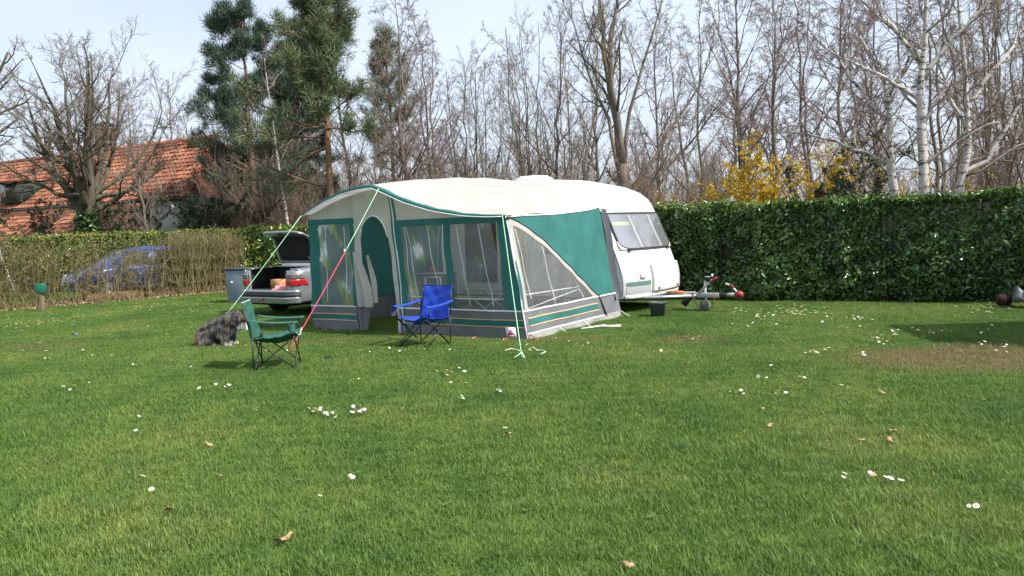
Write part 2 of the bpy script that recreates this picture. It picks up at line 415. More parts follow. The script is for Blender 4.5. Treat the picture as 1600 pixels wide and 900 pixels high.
def wob(x, y, k=0.016): return k*(math.sin(x*5.1+y*2.3)+0.6*math.sin(x*11.3-y*7.1+1.0)+0.5*math.sin(y*9.7+x*3.0))
def front(s, z, off=0.0):
    """point on the front wall; s from 0 (right corner) to 4.46"""
    k = 1-s/4.46
    return (-(s+0.30*k*z/1.86), -off+wob(s, z)*min(1, z*4), z)
def fpatch(name, m, s0, s1, z0, z1, off=0.0, nu=10, nv=10, lean0=0, lean1=0):
    """s measured on the wall at the ground; z0,z1 may be functions of s"""
    Z0 = z0 if callable(z0) else (lambda s: z0); Z1 = z1 if callable(z1) else (lambda s: z1)
    def fn(u, v):
        s = s0+(s1-s0)*u; z = Z0(s)+(Z1(s)-Z0(s))*v
        return front(s+(lean0*(1-u)+lean1*u)*v, z, off)
    return MB().patch(fn, nu, nv).build(name, m, aw, smooth=True)
# canopy front edge
_cs = [0.0, 0.25, 0.65, 1.2, 1.75, 2.15, 2.42, 2.75, 3.2, 3.75, 4.2, 4.50]
_cz = [1.86, 1.865, 1.90, 2.00, 2.16, 2.32, 2.42, 2.41, 2.36, 2.24, 2.11, 2.01]
def cz(s): return float(np.interp(s, _cs, _cz))
def cz_s(s): return (cz(s-0.05)+cz(s)*2+cz(s+0.05))/4
def canopy_edge(u):          # u 0 right .. 1 left ; bows forward in the middle
    s = 0.30+(4.50-0.30)*u
    return (-s, -0.10-0.30*math.sin(math.pi*u), cz_s(s-0.3*(1-u)))
def header_z(s): return cz_s(s+0.3*(1-s/4.46)-0.25*(1-s/4.46))-0.02
RY = 3.42
_ps = [0.38, 0.45, 0.56, 0.75, 1.05, 1.6, 2.4, 3.4, 4.1, 4.55]
_pz = [1.90, 1.97, 2.12, 2.28, 2.41, 2.52, 2.60, 2.61, 2.56, 2.42]
def rail(u):
    s = 0.40+(4.55-0.40)*u
    return (-s, RY+0.092*s, float(np.interp(s, _ps, _pz)))
def roof_fn(u, v):
    p = np.array(canopy_edge(u)); q = np.array(rail(u)); r = p+(q-p)*v
    e = min(u, 1-u)
    r[2] += (0.085*min(1, e*4.5)-0.05*math.exp(-((u-0.1)/0.08)**2))*math.sin(math.pi*v)*(1-0.35*v)+wob(u*3, v*3, 0.010)*math.sin(math.pi*v)
    r[2] += 0.075*math.sin(math.pi*v)**0.7*(math.exp(-abs(u-0.5)*11)-0.3)*min(1, e*6)+0.006*math.sin(u*70+v*6)*math.exp(-v*7)
    return r
rf = MB().patch(roof_fn, 44, 26).build('roof', cream, aw, smooth=True)
for us in (0.26, 0.5, 0.76):
    MB().patch(lambda u, v: np.array(roof_fn(us+0.006*(u-0.5), 0.03+0.95*v))+np.array([0, 0, 0.004]), 1, 24).build('roof_seam', mat('seam_cream', (0.47, 0.455, 0.42), rough=0.9), aw, smooth=True)
# green hem of the canopy with white piping
def hem(u, v):
    p = np.array(canopy_edge(u)); w = 0.030+0.022*math.sin(math.pi*u)
    return p+np.array([0, -0.010-0.004*v, 0.012-w*v])
MB().patch(hem, 44, 2).build('canopy_hem', green, aw, smooth=True, thick=0.004)
def hem_top(u, v):
    r = np.array(roof_fn(u, v*0.014)); r[2] += 0.008; return r
MB().patch(hem_top, 44, 2).build('canopy_edge_band', green, aw, smooth=True)
MB().tube([tuple(np.array(canopy_edge(u))+np.array([0, -0.016, -0.022-0.022*math.sin(math.pi*u)])) for u in np.linspace(0, 1, 40)], 0.008, 5).build('canopy_piping', whitep, aw, smooth=True)
# front wall, left panel (window bay)
HZ = header_z
fpatch('skirt', grey, 3.36, 4.46, 0.015, 0.44, nu=12, nv=6)
fpatch('skirt', grey, 0.0, 2.44, 0.015, 0.42, nu=24, nv=6)
for s0, s1 in ((3.38, 4.46), (0.02, 2.42)):
    fpatch('skirt_stripe', green, s0, s1, 0.205, 0.29, 0.006, 14, 2)
    fpatch('stripe_piping', orange, s0, s1, 0.188, 0.203, 0.008, 14, 1)
    fpatch('stripe_piping', orange, s0, s1, 0.292, 0.307, 0.008, 14, 1)
    fpatch('skirt_hem', whitep, s0, s1, 0.0, 0.022, 0.007, 14, 1)
    fpatch('window_sill_piping', whitep, s0, s1, 0.425, 0.446, 0.007, 14, 1)
fpatch('post_band', green, 4.18, 4.46, 0.44, 1.93, nv=14)
fpatch('window_top_band', green, 3.30, 4.46, 1.84, 1.935, 0.008)
fpatch('window_side_band', green, 3.33, 3.43, 0.44, 1.86, 0.008, 3, 12)
fpatch('clear_window', vinyl, 3.40, 4.20, 0.44, 1.86, nu=14, nv=18)
fpatch('header_panel', greyc, 3.30, 4.46, 1.93, HZ, nu=16, nv=6)
# door bay: arch cut in a pale panel between s 2.44 and 3.34
def arch(s):
    q = (s-2.83)/0.34
    return 0.02 if abs(q) > 1 else 1.55+0.40*math.sqrt(max(0, 1-q*q))
fpatch('door_panel', greyc, 2.49, 3.17, lambda s: max(1.55, arch(s)), HZ, nu=30, nv=8)
fpatch('door_frame_strip', greyc, 2.40, 2.49, 0.02, HZ, nu=3, nv=16)
fpatch('door_frame_strip', greyc, 3.17, 3.34, 0.42, HZ, nu=4, nv=16)
# door binding
MB().tube([front(s, arch(s), 0.006) for s in np.linspace(2.492, 3.168, 30)], 0.012, 5).build('door_binding', whitep, aw, smooth=True)
def flap(u, v):           # rolled-back door flap, tied at mid height and hanging in folds
    z = 0.44+0.92*v; v = (z-0.06)/1.30
    wdt = 0.06+0.25*math.sin(min(1.0, (1-v)*1.25)*math.pi*0.62)
    x = 3.32-wdt*u-0.05*(1-v)
    y = -0.03-0.07*math.sin(u*9+v*2)*(0.35+0.65*(1-v))-0.05*math.sin(u*math.pi)
    f = front(x, z, 0); return (f[0], y, z)
MB().patch(flap, 24, 20).build('door_flap', cream, aw, smooth=True)
def flap_low(u, v):
    z = 0.05+0.39*v; w = 0.26-0.10*(1-v); f = front(3.29-w*u, z, 0)
    return (f[0], -0.03-0.05*math.sin(u*9+v)*(0.6+0.4*v)-0.04*math.sin(u*math.pi), z)
MB().patch(flap_low, 20, 8).build('door_flap_skirt', grey, aw, smooth=True)
def flap2(u, v):
    z = 0.50+0.80*v; x = 3.08-0.14*u*math.sin(min(1, (1-v)*1.4)*math.pi*0.6)
    f = front(x, z, 0); return (f[0], 0.05+0.03*math.sin(u*7+v*3), z)
MB().patch(flap2, 10, 14).build('door_flap', cream, aw, smooth=True)
fpatch('door_post', green, 2.28, 2.40, 0.02, HZ, 0.004, 3, 16)
MB().tube([front(2.345, z, 0.012) for z in np.linspace(0.02, 2.28, 12)], 0.009, 5).build('post_piping', whitep, aw, smooth=True)
# front wall, right panel
fpatch('window_top_band', green, 0.02, 2.29, 1.755, 1.86, 0.006, 20, 2)
fpatch('clear_window', vinyl, 0.30, 2.30, 0.42, 1.77, nu=34, nv=18)
fpatch('window_mullion', green, 1.27, 1.40, 0.42, 1.78, 0.006, 3, 12, lean0=-0.13, lean1=-0.13)
fpatch('window_side_band', green, 2.22, 2.30, 0.42, 1.78, 0.006, 3, 12)
fpatch('post_band', green, 0.0, 0.33, 0.42, 1.86, 0.002, 5, 14, lean0=-0.0, lean1=-0.16)
fpatch('header_panel', greyc, 0.02, 2.29, 1.85, lambda s: max(1.87, HZ(s)), nu=24, nv=5)
# hanging window ladder straps and inner poles
straps = MB
for s0, s1 in ((4.08, 4.02), (3.62, 3.56), (2.14, 2.16), (1.98, 2.12), (1.52, 1.66), (0.98, 1.05), (0.52, 0.60)):
    z0, z1 = (0.5, 1.80)
    MB().patch(lambda u, v: front(s0+(s1-s0)*v+0.018*(u-0.5), z0+(z1-z0)*v, -0.02), 1, 10).build('window_strap', whitep, aw)
MB().tube([front(2.3, 0.62, -0.05), front(1.2, 0.60, -0.05), front(0.33, 0.60, -0.05)], 0.013, 6).build('inner_pole', whitep, aw, smooth=True)
MB().tube([front(4.42, 1.98, -0.04), front(4.42, 0, -0.04)], 0.014, 6).build('corner_pole', steel, aw, smooth=True)
MB().tube([(-0.31, 0.05, 1.85), (-0.03, 0.05, 0)], 0.014, 6).build('corner_pole', steel, aw, smooth=True)
MB().tube([front(2.345, 2.30, -0.03), front(2.345, 0, -0.03)], 0.014, 6).build('door_pole', steel, aw, smooth=True)
for u in (0.0, 0.5, 1.0):
    MB().tube([np.array(roof_fn(u, v))-np.array([0, 0, 0.03]) for v in np.linspace(0.06, 0.98, 12)], 0.013, 6).build('roof_pole', steel, aw, smooth=True)
# right side wall
def side(t, z, off=0.0):
    return (-(0.305*z/1.86+0.03*t/3.4)+off+wob(t, z, 0.010)*min(1, z*4)+0.011*math.sin(t*13+2*math.sin(t*3.1)+0.8*z)*min(1, max(0, t-0.6))*(0.4+0.6*z/1.9), t, z)
def side_top(t): return float(np.interp(t, [0, 0.6, 1.5, 2.6, 3.15, 3.4], [1.86, 1.845, 1.86, 1.92, 1.985, 1.99]))
_at = [-0.02, 0.10, 0.30, 0.57, 0.90, 1.24, 1.55, 1.80, 2.12, 2.45]; _az = [1.80, 1.80, 1.755, 1.635, 1.47, 1.27, 1.07, 0.90, 0.68, 0.44]
def arc(t): return float(np.interp(t, _at, _az))
def sp(name, m, t0, t1, z0, z1, off=0, nu=10, nv=10, **kw):
    Z0 = z0 if callable(z0) else (lambda s: z0); Z1 = z1 if callable(z1) else (lambda s: z1)
    def fn(u, v):
        t = t0+(t1-t0)*u; return side(t, Z0(t)+(Z1(t)-Z0(t))*v, off)
    return MB().patch(fn, nu, nv).build(name, m, aw, smooth=True, **kw)
sp('clear_window', vinyl2, 0.14, 2.36, 0.43, lambda t: max(0.435, arc(t)-0.03), nu=34, nv=18)
sp('window_arch_border', cream, 0.02, 2.46, lambda t: max(0.43, arc(t)-0.085), lambda t: max(0.44, arc(t)), 0.008, 40, 2)
sp('window_front_border', cream, 0.06, 0.15, 0.43, 1.78, 0.006, 3, 16)
sp('post_band', green, 0.0, 0.07, 0.43, 1.84, 0.002, 2, 14)
sp('side_panel', green, 0.02, 3.16, lambda t: max(0.43, arc(t)), side_top, nu=46, nv=18)
sp('skirt', grey, 0.0, 2.60, 0.10, 0.44, 0.0, 26, 6)
sp('skirt', grey, 2.63, 3.34, 0.02, 0.44, -0.01, 8, 6)
sp('skirt_stripe', green, 0.10, 2.42, 0.225, 0.315, 0.006, 20, 2)
for q in (0.205, 0.317): sp('stripe_piping', orange, 0.10, 2.42, q, q+0.016, 0.008, 20, 1)
sp('skirt_hem', whitep, 0.02, 2.60, 0.092, 0.112, 0.007, 20, 1)
sp('window_sill_piping', whitep, 0.0, 3.2, 0.425, 0.447, 0.009, 24, 1)
MB().patch(lambda u, v: (side(3.4*u*0.97, 0.1)[0]+0.09*(1-v)*math.sin(u*9)**2, 3.3*u, 0.01+0.10*v), 30, 3).build('mud_flap', mat('mud_flap', (0.24, 0.24, 0.225), rough=0.8, var=0.15, scale=5), aw, smooth=True)
MB().tube([side(2.50, 0.46, 0.012), side(2.58, 0.28, 0.014), side(2.66, 0.12, 0.014), side(2.70, 0.02, 0.014)], 0.016, 5).build('zip', zipm, aw, smooth=True)
MB().tube([side(t, arc(t)+0.012, 0.012) for t in np.linspace(0.0, 2.48, 40)], 0.008, 5).build('window_zip', zipm, aw, smooth=True)
MB().tube([side(t, side_top(t)+0.006, 0.006) for t in np.linspace(0.0, 3.1, 20)], 0.010, 5).build('roof_seam_piping', whitep, aw, smooth=True)
MB().tube([front(0.0, z, 0.008) for z in np.linspace(0.0, 1.85, 8)], 0.010, 5).build('corner_piping', whitep, aw, smooth=True)
MB().box((-0.285, -0.01, 1.81), (0.05, 0.04, 0.05)).build('corner_clip', zipm, aw, bevel=0.006)
for s0, s1, t0, t1 in ((0.12, 0.20, 1.74, 0.6), (0.75, 0.90, 1.50, 0.45), (1.62, 1.9, 0.95, 0.45)):
    MB().patch(lambda u, v: side(s0+(s1-s0)*v+0.02*(u-0.5)+0.12, t0+(t1-t0)*v, -0.02), 1, 10).build('window_strap', whitep, aw)
MB().tube([side(0.1, 0.66, -0.06), side(2.2, 0.64, -0.06)], 0.013, 6).build('inner_pole', whitep, aw, smooth=True)
MB().tube([side(0.2, 0.44, -0.08), side(2.2, 0.62, -0.08)], 0.011, 6).build('inner_pole', whitep, aw, smooth=True)
# rear edge padding against the caravan and left end wall
MB().patch(lambda u, v: (-(0.06+0.30*v+0.03*math.sin(v*6))-0.10*math.sin(math.pi*u), 3.16+0.26*u, 0.30+1.66*v), 6, 12).build('draught_strip', mat('gap_shade_strip', (0.075, 0.085, 0.10), rough=0.85), aw, smooth=True)  # shade of the gap is put into the strip's dark colour
MB().patch(lambda u, v: (-4.47+wob(u*3, v*2), 0.02+3.80*u, 0.44+(1.55+0.55*u)*v), 20, 12).build('end_panel', green, aw, smooth=True)
MB().patch(lambda u, v: (-4.47+wob(u*3, v*2), 0.02+3.80*u, 0.01+0.43*v), 16, 4).build('skirt', grey, aw, smooth=True)
# rubber straps and pegs along the hem
redm = mat('orange_rubber', (0.55, 0.10, 0.05), rough=0.6)
pegm = mat('peg_steel', (0.45, 0.45, 0.44), rough=0.4, metal=0.7)
for s in (4.05, 3.42, 2.38, 1.62, 0.9, 0.35):
    p = front(s, 0.03, 0.01)
    MB().tube([p, (p[0]+0.02, p[1]-0.10, 0.03), (p[0]+0.02, p[1]-0.16, 0.005)], 0.009, 5).build('peg_strap', redm, aw)
    MB().tube([(p[0]+0.02, p[1]-0.13, 0.05), (p[0]+0.02, p[1]-0.17, -0.02)], 0.006, 5).build('peg', pegm, aw)
for t in (0.06, 0.95, 1.75, 3.3):
    p = side(t, 0.10, 0.01)
    MB().tube([p, (p[0]+0.12, t-0.03, 0.04), (p[0]+0.22, t-0.05, 0.004)], 0.008, 5).build('peg_strap', whitep if t > 0.5 else redm, aw)
# maker's patch: white square, crimson triangle with dark foot bar
def fp2(s, z, d): f = front(s, z, 0); return (f[0], min(front(0.26, q, 0)[1] for q in (0.05, 0.1, 0.15, 0.2))-0.014-d, z)
MB().prism([(0.355, 0.035), (0.175, 0.035), (0.175, 0.195), (0.355, 0.195)], fp2, 0.004).build('logo_patch', whitep, aw)
crim = mat('logo_crimson', (0.55, 0.03, 0.16), rough=0.7); dk = mat('logo_dark', (0.03, 0.03, 0.05), rough=0.7)
MB().prism([(0.328, 0.075), (0.202, 0.075), (0.265, 0.165)], lambda s, z, d: fp2(s, z, d+0.005), 0.003).build('logo_triangle', crim, aw)
MB().prism([(0.335, 0.058), (0.195, 0.058), (0.205, 0.084), (0.325, 0.084)], lambda s, z, d: fp2(s, z, d+0.009), 0.003).build('logo_bar', dk, aw)
MB().prism([(0.312, 0.064), (0.218, 0.064), (0.218, 0.077), (0.312, 0.077)], lambda s, z, d: fp2(s, z, d+0.013), 0.002).build('logo_lettering', whitep, aw)
MB().prism([(0.285, 0.142), (0.262, 0.112), (0.240, 0.092), (0.255, 0.09), (0.275, 0.112), (0.292, 0.13)], lambda s, z, d: fp2(s, z, d+0.009), 0.003).build('logo_emblem', mat('logo_pink', (0.75, 0.25, 0.38), rough=0.7), aw)

# things inside the awning
cab_p = WL(3.65, 2.55, 0)
cab = thing('camping_cabinet', 'dark blue fabric camping cabinet with a white framed front inside the awning', 'cabinet', cab_p, RZA)
cabm = mat('cabinet_blue', (0.05, 0.07, 0.12), rough=0.8, var=0.2, scale=6)
MB().box((0, 0, 0.42), (0.62, 0.45, 0.80)).build('cabinet_body', cabm, cab, bevel=0.01)
for (cx_, cz_, sx, sz) in ((0, 0.77, 0.40, 0.035), (0, 0.42, 0.40, 0.035), (-0.185, 0.595, 0.035, 0.32), (0.185, 0.595, 0.035, 0.32), (0, 0.6, 0.33, 0.02)):
    MB().box((cx_+0.08, -0.24, cz_), (sx, 0.02, sz)).build('frame_bar', whitep, cab)
MB().box((0, 0, 0.835), (0.66, 0.48, 0.02)).build('cabinet_top', mat('cabinet_top', (0.45, 0.47, 0.5), rough=0.4), cab)
redbox = MB().lathe([(0.0, 0), (0.045, 0), (0.05, 0.02), (0.05, 0.10), (0.035, 0.12), (0.0, 0.12)], n=14).build('red_tin', mat('red_tin', (0.5, 0.04, 0.04), rough=0.4), smooth=False)
redbox.location = tuple(cab_p+np.array([-0.10, 0.05, 0.846])); tag(redbox, 'small red tin standing on the cabinet inside the awning', 'tin')
tb = thing('camping_table', 'low camping table with crossed metal legs inside the awning', 'table', WL(1.7, 1.6, 0), RZA)
MB().box((0, 0, 0.62), (1.0, 0.6, 0.025)).build('table_top', mat('table_top', (0.16, 0.16, 0.15), rough=0.5, var=0.1), tb, bevel=0.006)
for yy in (-0.25, 0.25):
    MB().tube([(-0.45, yy, 0.61), (0.42, yy, 0.02)], 0.012, 6).build('leg', steel, tb)
    MB().tube([(0.45, yy*0.9, 0.61), (-0.42, yy*0.9, 0.02)], 0.012, 6).build('leg', steel, tb)

# guy ropes
cordg = mat('pale_green_cord', (0.42, 0.80, 0.50), rough=0.7); cordp = mat('pink_cord', (0.80, 0.06, 0.16), rough=0.7)
def rope(name, label, p0, p1, split=None, r=0.0055):
    p0 = np.array(p0); p1 = np.array(p1)
    g = thing(name, label, 'guy rope', p1)
    def seg(t0, t1): return [p0+(p1-p0)*t-np.array([0, 0, 0.03*math.sin(math.pi*t)])-p1 for t in np.linspace(t0, t1, 10)]
    MB().tube(seg(0, split or 1), r, 5).build('cord', cordg, g)
    if split:
        MB().tube(seg(split, 1), r*1.15, 5).build('webbing', cordp, g)
        e = p0+(p1-p0)*split-p1
        MB().box(tuple(e), (0.02, 0.012, 0.05)).build('slider', whitep, g)
    MB().tube([(0.0, 0.0, 0.07), (0.05*np.sign(-p0[0]+p1[0]), -0.02, -0.03)], 0.008, 5).build('peg', pegm, g)
    return g
cl = np.array(canopy_edge(1.0)); cm = np.array(canopy_edge(0.5)); cr_ = np.array(canopy_edge(0.0))
rope('guy_rope', 'pale green guy rope from the canopy corner down behind the dog', WL(-cl[0], cl[1]-0.015, cl[2]), G(322, 531))
rope('guy_rope', 'guy rope that turns from pale green to pink webbing above the green chair', WL(-cm[0], cm[1]-0.015, cm[2]), G(450, 553), 0.40)
rr = rope('guy_rope', 'pale green guy rope from the awning corner beside the patch with red triangle', WL(-cr_[0], cr_[1]-0.01, cr_[2]+0.02), G(816, 562))
for dx, dy, ln in ((-0.10, -0.10, 0.2), (0.03, -0.11, 0.14)):
    MB().tube([(0, 0, 0.10), (dx*0.5, dy*0.6, 0.07), (dx, dy, 0.045)], 0.006, 5).build('cord_tail', cordg, rr)
palecord = mat('frayed_cord', (0.62, 0.60, 0.42), rough=0.9)
def scrap(pix, label):
    q = [G(*p) for p in pix]; o = q[0].copy()
    mb = MB().tube([x-o+np.array([0, 0, 0.035+0.01*math.sin(i*2)]) for i, x in enumerate(q)], 0.007, 5)
    ob = mb.build('cord_scrap', palecord); ob.location = o; tag(ob, label, 'cord', 'loose cord scraps on the grass')
scrap([(789, 552), (797, 550), (806, 549), (812, 552)], 'short frayed pale cord end lying left of the guy rope foot')
scrap([(826, 550), (832, 547), (840, 551), (848, 551), (853, 555), (844, 557)], 'curled frayed pale cord lying right of the guy rope foot')
pl = thing('white_pole', 'two thin white tent slats lying along the awning side skirt', 'pole', G(938, 514))
e1 = G(970, 513)-G(938, 514)
MB().tube([(0, 0, 0.04), tuple(e1+np.array([0, 0, 0.04]))], 0.02, 6).build('slat', whitep, pl)
e2 = G(908, 517)-G(938, 514)
MB().tube([tuple(e2+np.array([0, 0, 0.035])), (0.1, 0.12, 0.045)], 0.013, 6).build('slat', whitep, pl)

# ================================================================== CARAVAN
CO = WL(0.02, 3.43, 0); RZC = RZA-rad(5.3)
cv = thing('caravan', 'white touring caravan with sloped front window beside the laurel hedge', 'caravan', CO, RZC)
gel = mat('white_gelcoat', (0.70, 0.70, 0.68), rough=0.28, var=0.02, scale=1.5, spec=0.5)
gelg = mat('grey_panel', (0.36, 0.38, 0.38), rough=0.45, var=0.05)
darkg = mat('dark_rubber', (0.03, 0.03, 0.032), rough=0.6)
prof = np.array([(-0.02, .30), (0.015, .42), (0.02, .60), (0.0, .76), (-.055, .95), (-.15, 1.2), (-.30, 1.52), (-.44, 1.86), (-.51, 2.02), (-.60, 2.15), (-.78, 2.29), (-1.08, 2.41), (-1.6, 2.52), (-2.4, 2.59), (-3.5, 2.61), (-4.2, 2.55), (-4.62, 2.40), (-4.85, 2.1), (-4.98, 1.6), (-5.03, .95), (-5.0, .30)])
CW = 2.12
def cbody(i, y, out=0.0):
    """point on the shell at profile index i (float) and width y"""
    k = int(min(max(math.floor(i), 0), len(prof)-2)); f = i-k
    p = prof[k]*(1-f)+prof[k+1]*f; tn = prof[k+1]-prof[k]; tn = tn/np.linalg.norm(tn); nm = np.array([tn[1], -tn[0]])
    v = y/CW*2-1
    e = max(0, (abs(v)-0.93)/0.07); ins = 0.06*(1-math.sqrt(max(0, 1-e*e)))
    p = p+nm*(out-ins)
    bow = 0.13*(1-v*v)*min(1, max(0, (p[0]+1.6)/1.4))
    crown = 0.07*(1-v*v)*min(1, max(0, (p[1]-2.0)/0.5))
    return (p[0]+bow, y, p[1]+crown)
ys = [0, 0.01, 0.03, 0.06, 0.10, 0.2, 0.4, 0.7, 1.06, 1.42, 1.72, 1.92, 2.02, 2.06, 2.09, 2.11, 2.12]
ii = np.linspace(0, len(prof)-1, (len(prof)-1)*3+1)
mb = MB(); Vv = np.array([[cbody(i, y) for y in ys] for i in ii]); n1, n2 = Vv.shape[:2]
ix = np.arange(n1*n2).reshape(n1, n2)
mb.add(Vv.reshape(-1, 3), np.stack([ix[:-1, :-1], ix[1:, :-1], ix[1:, 1:], ix[:-1, 1:]], -1).reshape(-1, 4))
mb.f.append(ix[:, 0][None]); mb.f.append(ix[::-1, -1][None])
mb.f.append(np.concatenate([ix[0], ix[-1][::-1]])[None])
smooth_angle(mb.build('body', gel, cv, recalc=True), 50)
def cfp(name, m, i0, i1, y0, y1, out, nu=8, nv=10, thick=0, par=cv, corner=0.0):
    def fn(u, v): return cbody(i0+(i1-i0)*u, y0+(y1-y0)*v, out)
    return MB().patch(fn, nu, nv).build(name, m, par, smooth=True, thick=thick)
# front window: bed, curtains, pane, frame
win = cfp('front_window', mat('window_dark', (0.10, 0.105, 0.12), rough=0.5, var=0.3, scale=3), 5.0, 7.0, 0.10, 2.02, 0.006)
cur = mat('white_curtain', (0.78, 0.78, 0.78), rough=0.9)
cfp('curtain', cur, 5.05, 6.98, 0.72, 0.80, 0.012, par=win); cfp('curtain', cur, 5.05, 6.98, 1.48, 1.60, 0.012, par=win)
cfp('curtain', mat('grey_curtain', (0.36, 0.36, 0.40), rough=0.9, var=0.35, scale=5), 5.05, 6.98, 0.84, 1.44, 0.010, par=win)
cfp('yellow_strip', mat('yellow_strip', (0.75, 0.78, 0.15), rough=0.7), 6.35, 6.55, 0.16, 0.66, 0.014, par=win)
cfp('pane', clear_sheet('caravan_glass', tint=(0.80, 0.81, 0.84), haze=0.20, rough=0.12, bump=0.05, bscale=1.5, gloss=0.5), 5.0, 7.0, 0.10, 2.02, 0.03, par=win)
def loop_rr(i0, i1, y0, y1, r, out, n=8):
    pts = []
    for (ci, cy, a0) in ((i1, y1, 0), (i1, y0, 90), (i0, y0, 180), (i0, y1, 270)):
        for q in range(n+1):
            aa = rad(a0+90*q/n); si = 1 if ci == i1 else -1; sy = 1 if cy == y1 else -1
            rr_ = r if ci == i0 else r*0.25
            pts.append(cbody(ci-si*rr_*1.0*2.2+2.2*rr_*math.sin(aa)*1 if False else ci-si*rr_*2.2+rr_*2.2*abs(math.cos(aa) if a0 in (0, 180) else math.sin(aa))*si, cy-sy*rr_+rr_*abs(math.sin(aa) if a0 in (0, 180) else math.cos(aa))*sy, out))
    return pts
lp = [cbody(i, 0.09, 0.03) for i in np.linspace(7.02, 5.35, 8)]+[cbody(5.12, 0.15, 0.03), cbody(4.99, 0.28, 0.03)]+[cbody(4.97, y, 0.03) for y in np.linspace(0.4, 1.75, 8)]+[cbody(4.99, 1.86, 0.03), cbody(5.12, 1.98, 0.03)]+[cbody(i, 2.03, 0.03) for i in np.linspace(5.35, 7.02, 8)]+[cbody(7.03, y, 0.03) for y in np.linspace(1.95, 0.14, 10)]+[cbody(7.02, 0.09, 0.03)]
MB().tube(lp, 0.016, 6).build('window_frame', darkg, win, smooth=True)
MB().prism([(5.45, 0.06), (4.95, 0.06), (4.95, 0.40), (5.02, 0.24), (5.16, 0.13)], lambda i, y, d: cbody(i, y, 0.024+d), 0.012).build('window_corner', gel, win)
MB().prism([(5.45, 2.06), (4.95, 2.06), (4.95, 1.74), (5.02, 1.88), (5.16, 1.99)], lambda i, y, d: cbody(i, y, 0.024+d), 0.012).build('window_corner', gel, win)
for y in (0.30, 1.82): MB().box(cbody(4.85, y, 0.03), (0.03, 0.09, 0.03)).build('window_catch', darkg, win, bevel=0.005)
cfp('window_rail', mat('rail_alu', (0.6, 0.6, 0.6), rough=0.35, metal=0.6), 7.10, 7.22, 0.0, 2.12, 0.018, 2, 12)
MB().tube([cbody(i, 0.0, 0.012) for i in np.linspace(0.3, 12, 50)], 0.016, 6).build('awning_rail', mat('rail_alu', (0.6, 0.6, 0.6)), cv, smooth=True)
# worn raised lettering above the window, too faint to read
for k, (y, w) in enumerate(((1.02, .07), (1.13, .05), (1.22, .06), (1.31, .03), (1.38, .06), (1.48, .05))):
    cfp('faded_letter', mat('faded_letter', (0.66, 0.66, 0.66), rough=0.5), 8.15, 8.85, y, y+w, 0.006, 2, 2)
# gas locker, lower panels, bumper
lk = cfp('locker_door', gel, 0.75, 3.7, 0.80, 2.04, 0.03, 12, 10, thick=0.05)
for y in (0.95, 1.85): MB().box(cbody(1.1, y, 0.062), (0.02, 0.05, 0.035)).build('lock', darkg, lk)
cfp('corner_panel', gelg, 0.5, 1.55, 0.03, 0.74, 0.012, 6, 8)
cfp('corner_stripe', mat('dark_teal', (0.10, 0.20, 0.19), rough=0.5), 1.62, 2.0, 0.03, 0.74, 0.014, 3, 8)
cfp('lower_grey_panel', gelg, 0.42, 0.75, 0.74, 2.08, 0.010, 3, 8)  # grey strip below the locker door
cfp('bumper_lip', gel, 0.05, 0.5, 0.01, 2.11, 0.035, 3, 14, thick=0.05)
cfp('seam', mat('seam_grey', (0.45, 0.45, 0.45)), 3.75, 3.80, 0.02, 2.10, 0.004, 1, 12)
lamp = cfp('marker_lamp', mat('lamp_white', (0.75, 0.72, 0.65), rough=0.3), 2.35, 2.85, 0.42, 0.56, 0.025, 3, 3, thick=0.03)
gh = MB(); gh.tube([cbody(2.9, 0.36, 0.03), cbody(2.9, 0.36, 0.06), cbody(2.3, 0.36, 0.06), cbody(2.3, 0.36, 0.03)], 0.012, 6); gh.build('grab_handle', gelg, cv)
# roof vent
rv = MB(); zc = cbody(13.0, 1.06)[2]
rv.box((-2.75, 1.06, zc+0.02), (0.62, 0.55, 0.06), taper=0.95); rv.box((-2.75, 1.06, zc+0.07), (0.56, 0.5, 0.05), taper=0.8)
rv.build('roof_vent', gel, cv, bevel=0.015)
# side wall seen inside the awning: door and window
sdoor = MB().box((-2.55, -0.012, 1.22), (0.62, 0.03, 1.72)).build('door', mat('beige_door', (0.66, 0.56, 0.36), rough=0.6, var=0.05), cv, bevel=0.02)
MB().box((-2.55, -0.03, 1.30), (0.60, 0.012, 0.02)).build('door_split', darkg, sdoor)
MB().box((-2.33, -0.04, 1.15), (0.04, 0.03, 0.10)).build('handle', darkg, sdoor)
swin = MB().box((-3.4, -0.012, 1.25), (0.85, 0.03, 1.35)).build('side_window', mat('brown_curtain', (0.085, 0.065, 0.055), rough=0.35, var=0.5, scale=9, stretch=(1, 1, 2.5)), cv, bevel=0.03)
swin2 = MB().box((-1.2, -0.012, 1.45), (1.1, 0.03, 0.6)).build('side_window', mat('window_dark', (0.1, 0.1, 0.12)), cv, bevel=0.05)
# wheel
wh = MB().lathe([(0.0, -0.09), (0.25, -0.09), (0.30, -0.07), (0.30, 0.07), (0.25, 0.09), (0, 0.09)], (-2.6, 0.12, 0.30), 24, 'y').build('wheel', darkg, cv)
MB().lathe([(0.0, -0.03), (0.16, -0.03), (0.18, 0.0), (0, 0.0)], (-2.6, 0.02, 0.30), 20, 'y').build('rim', gelg, wh)
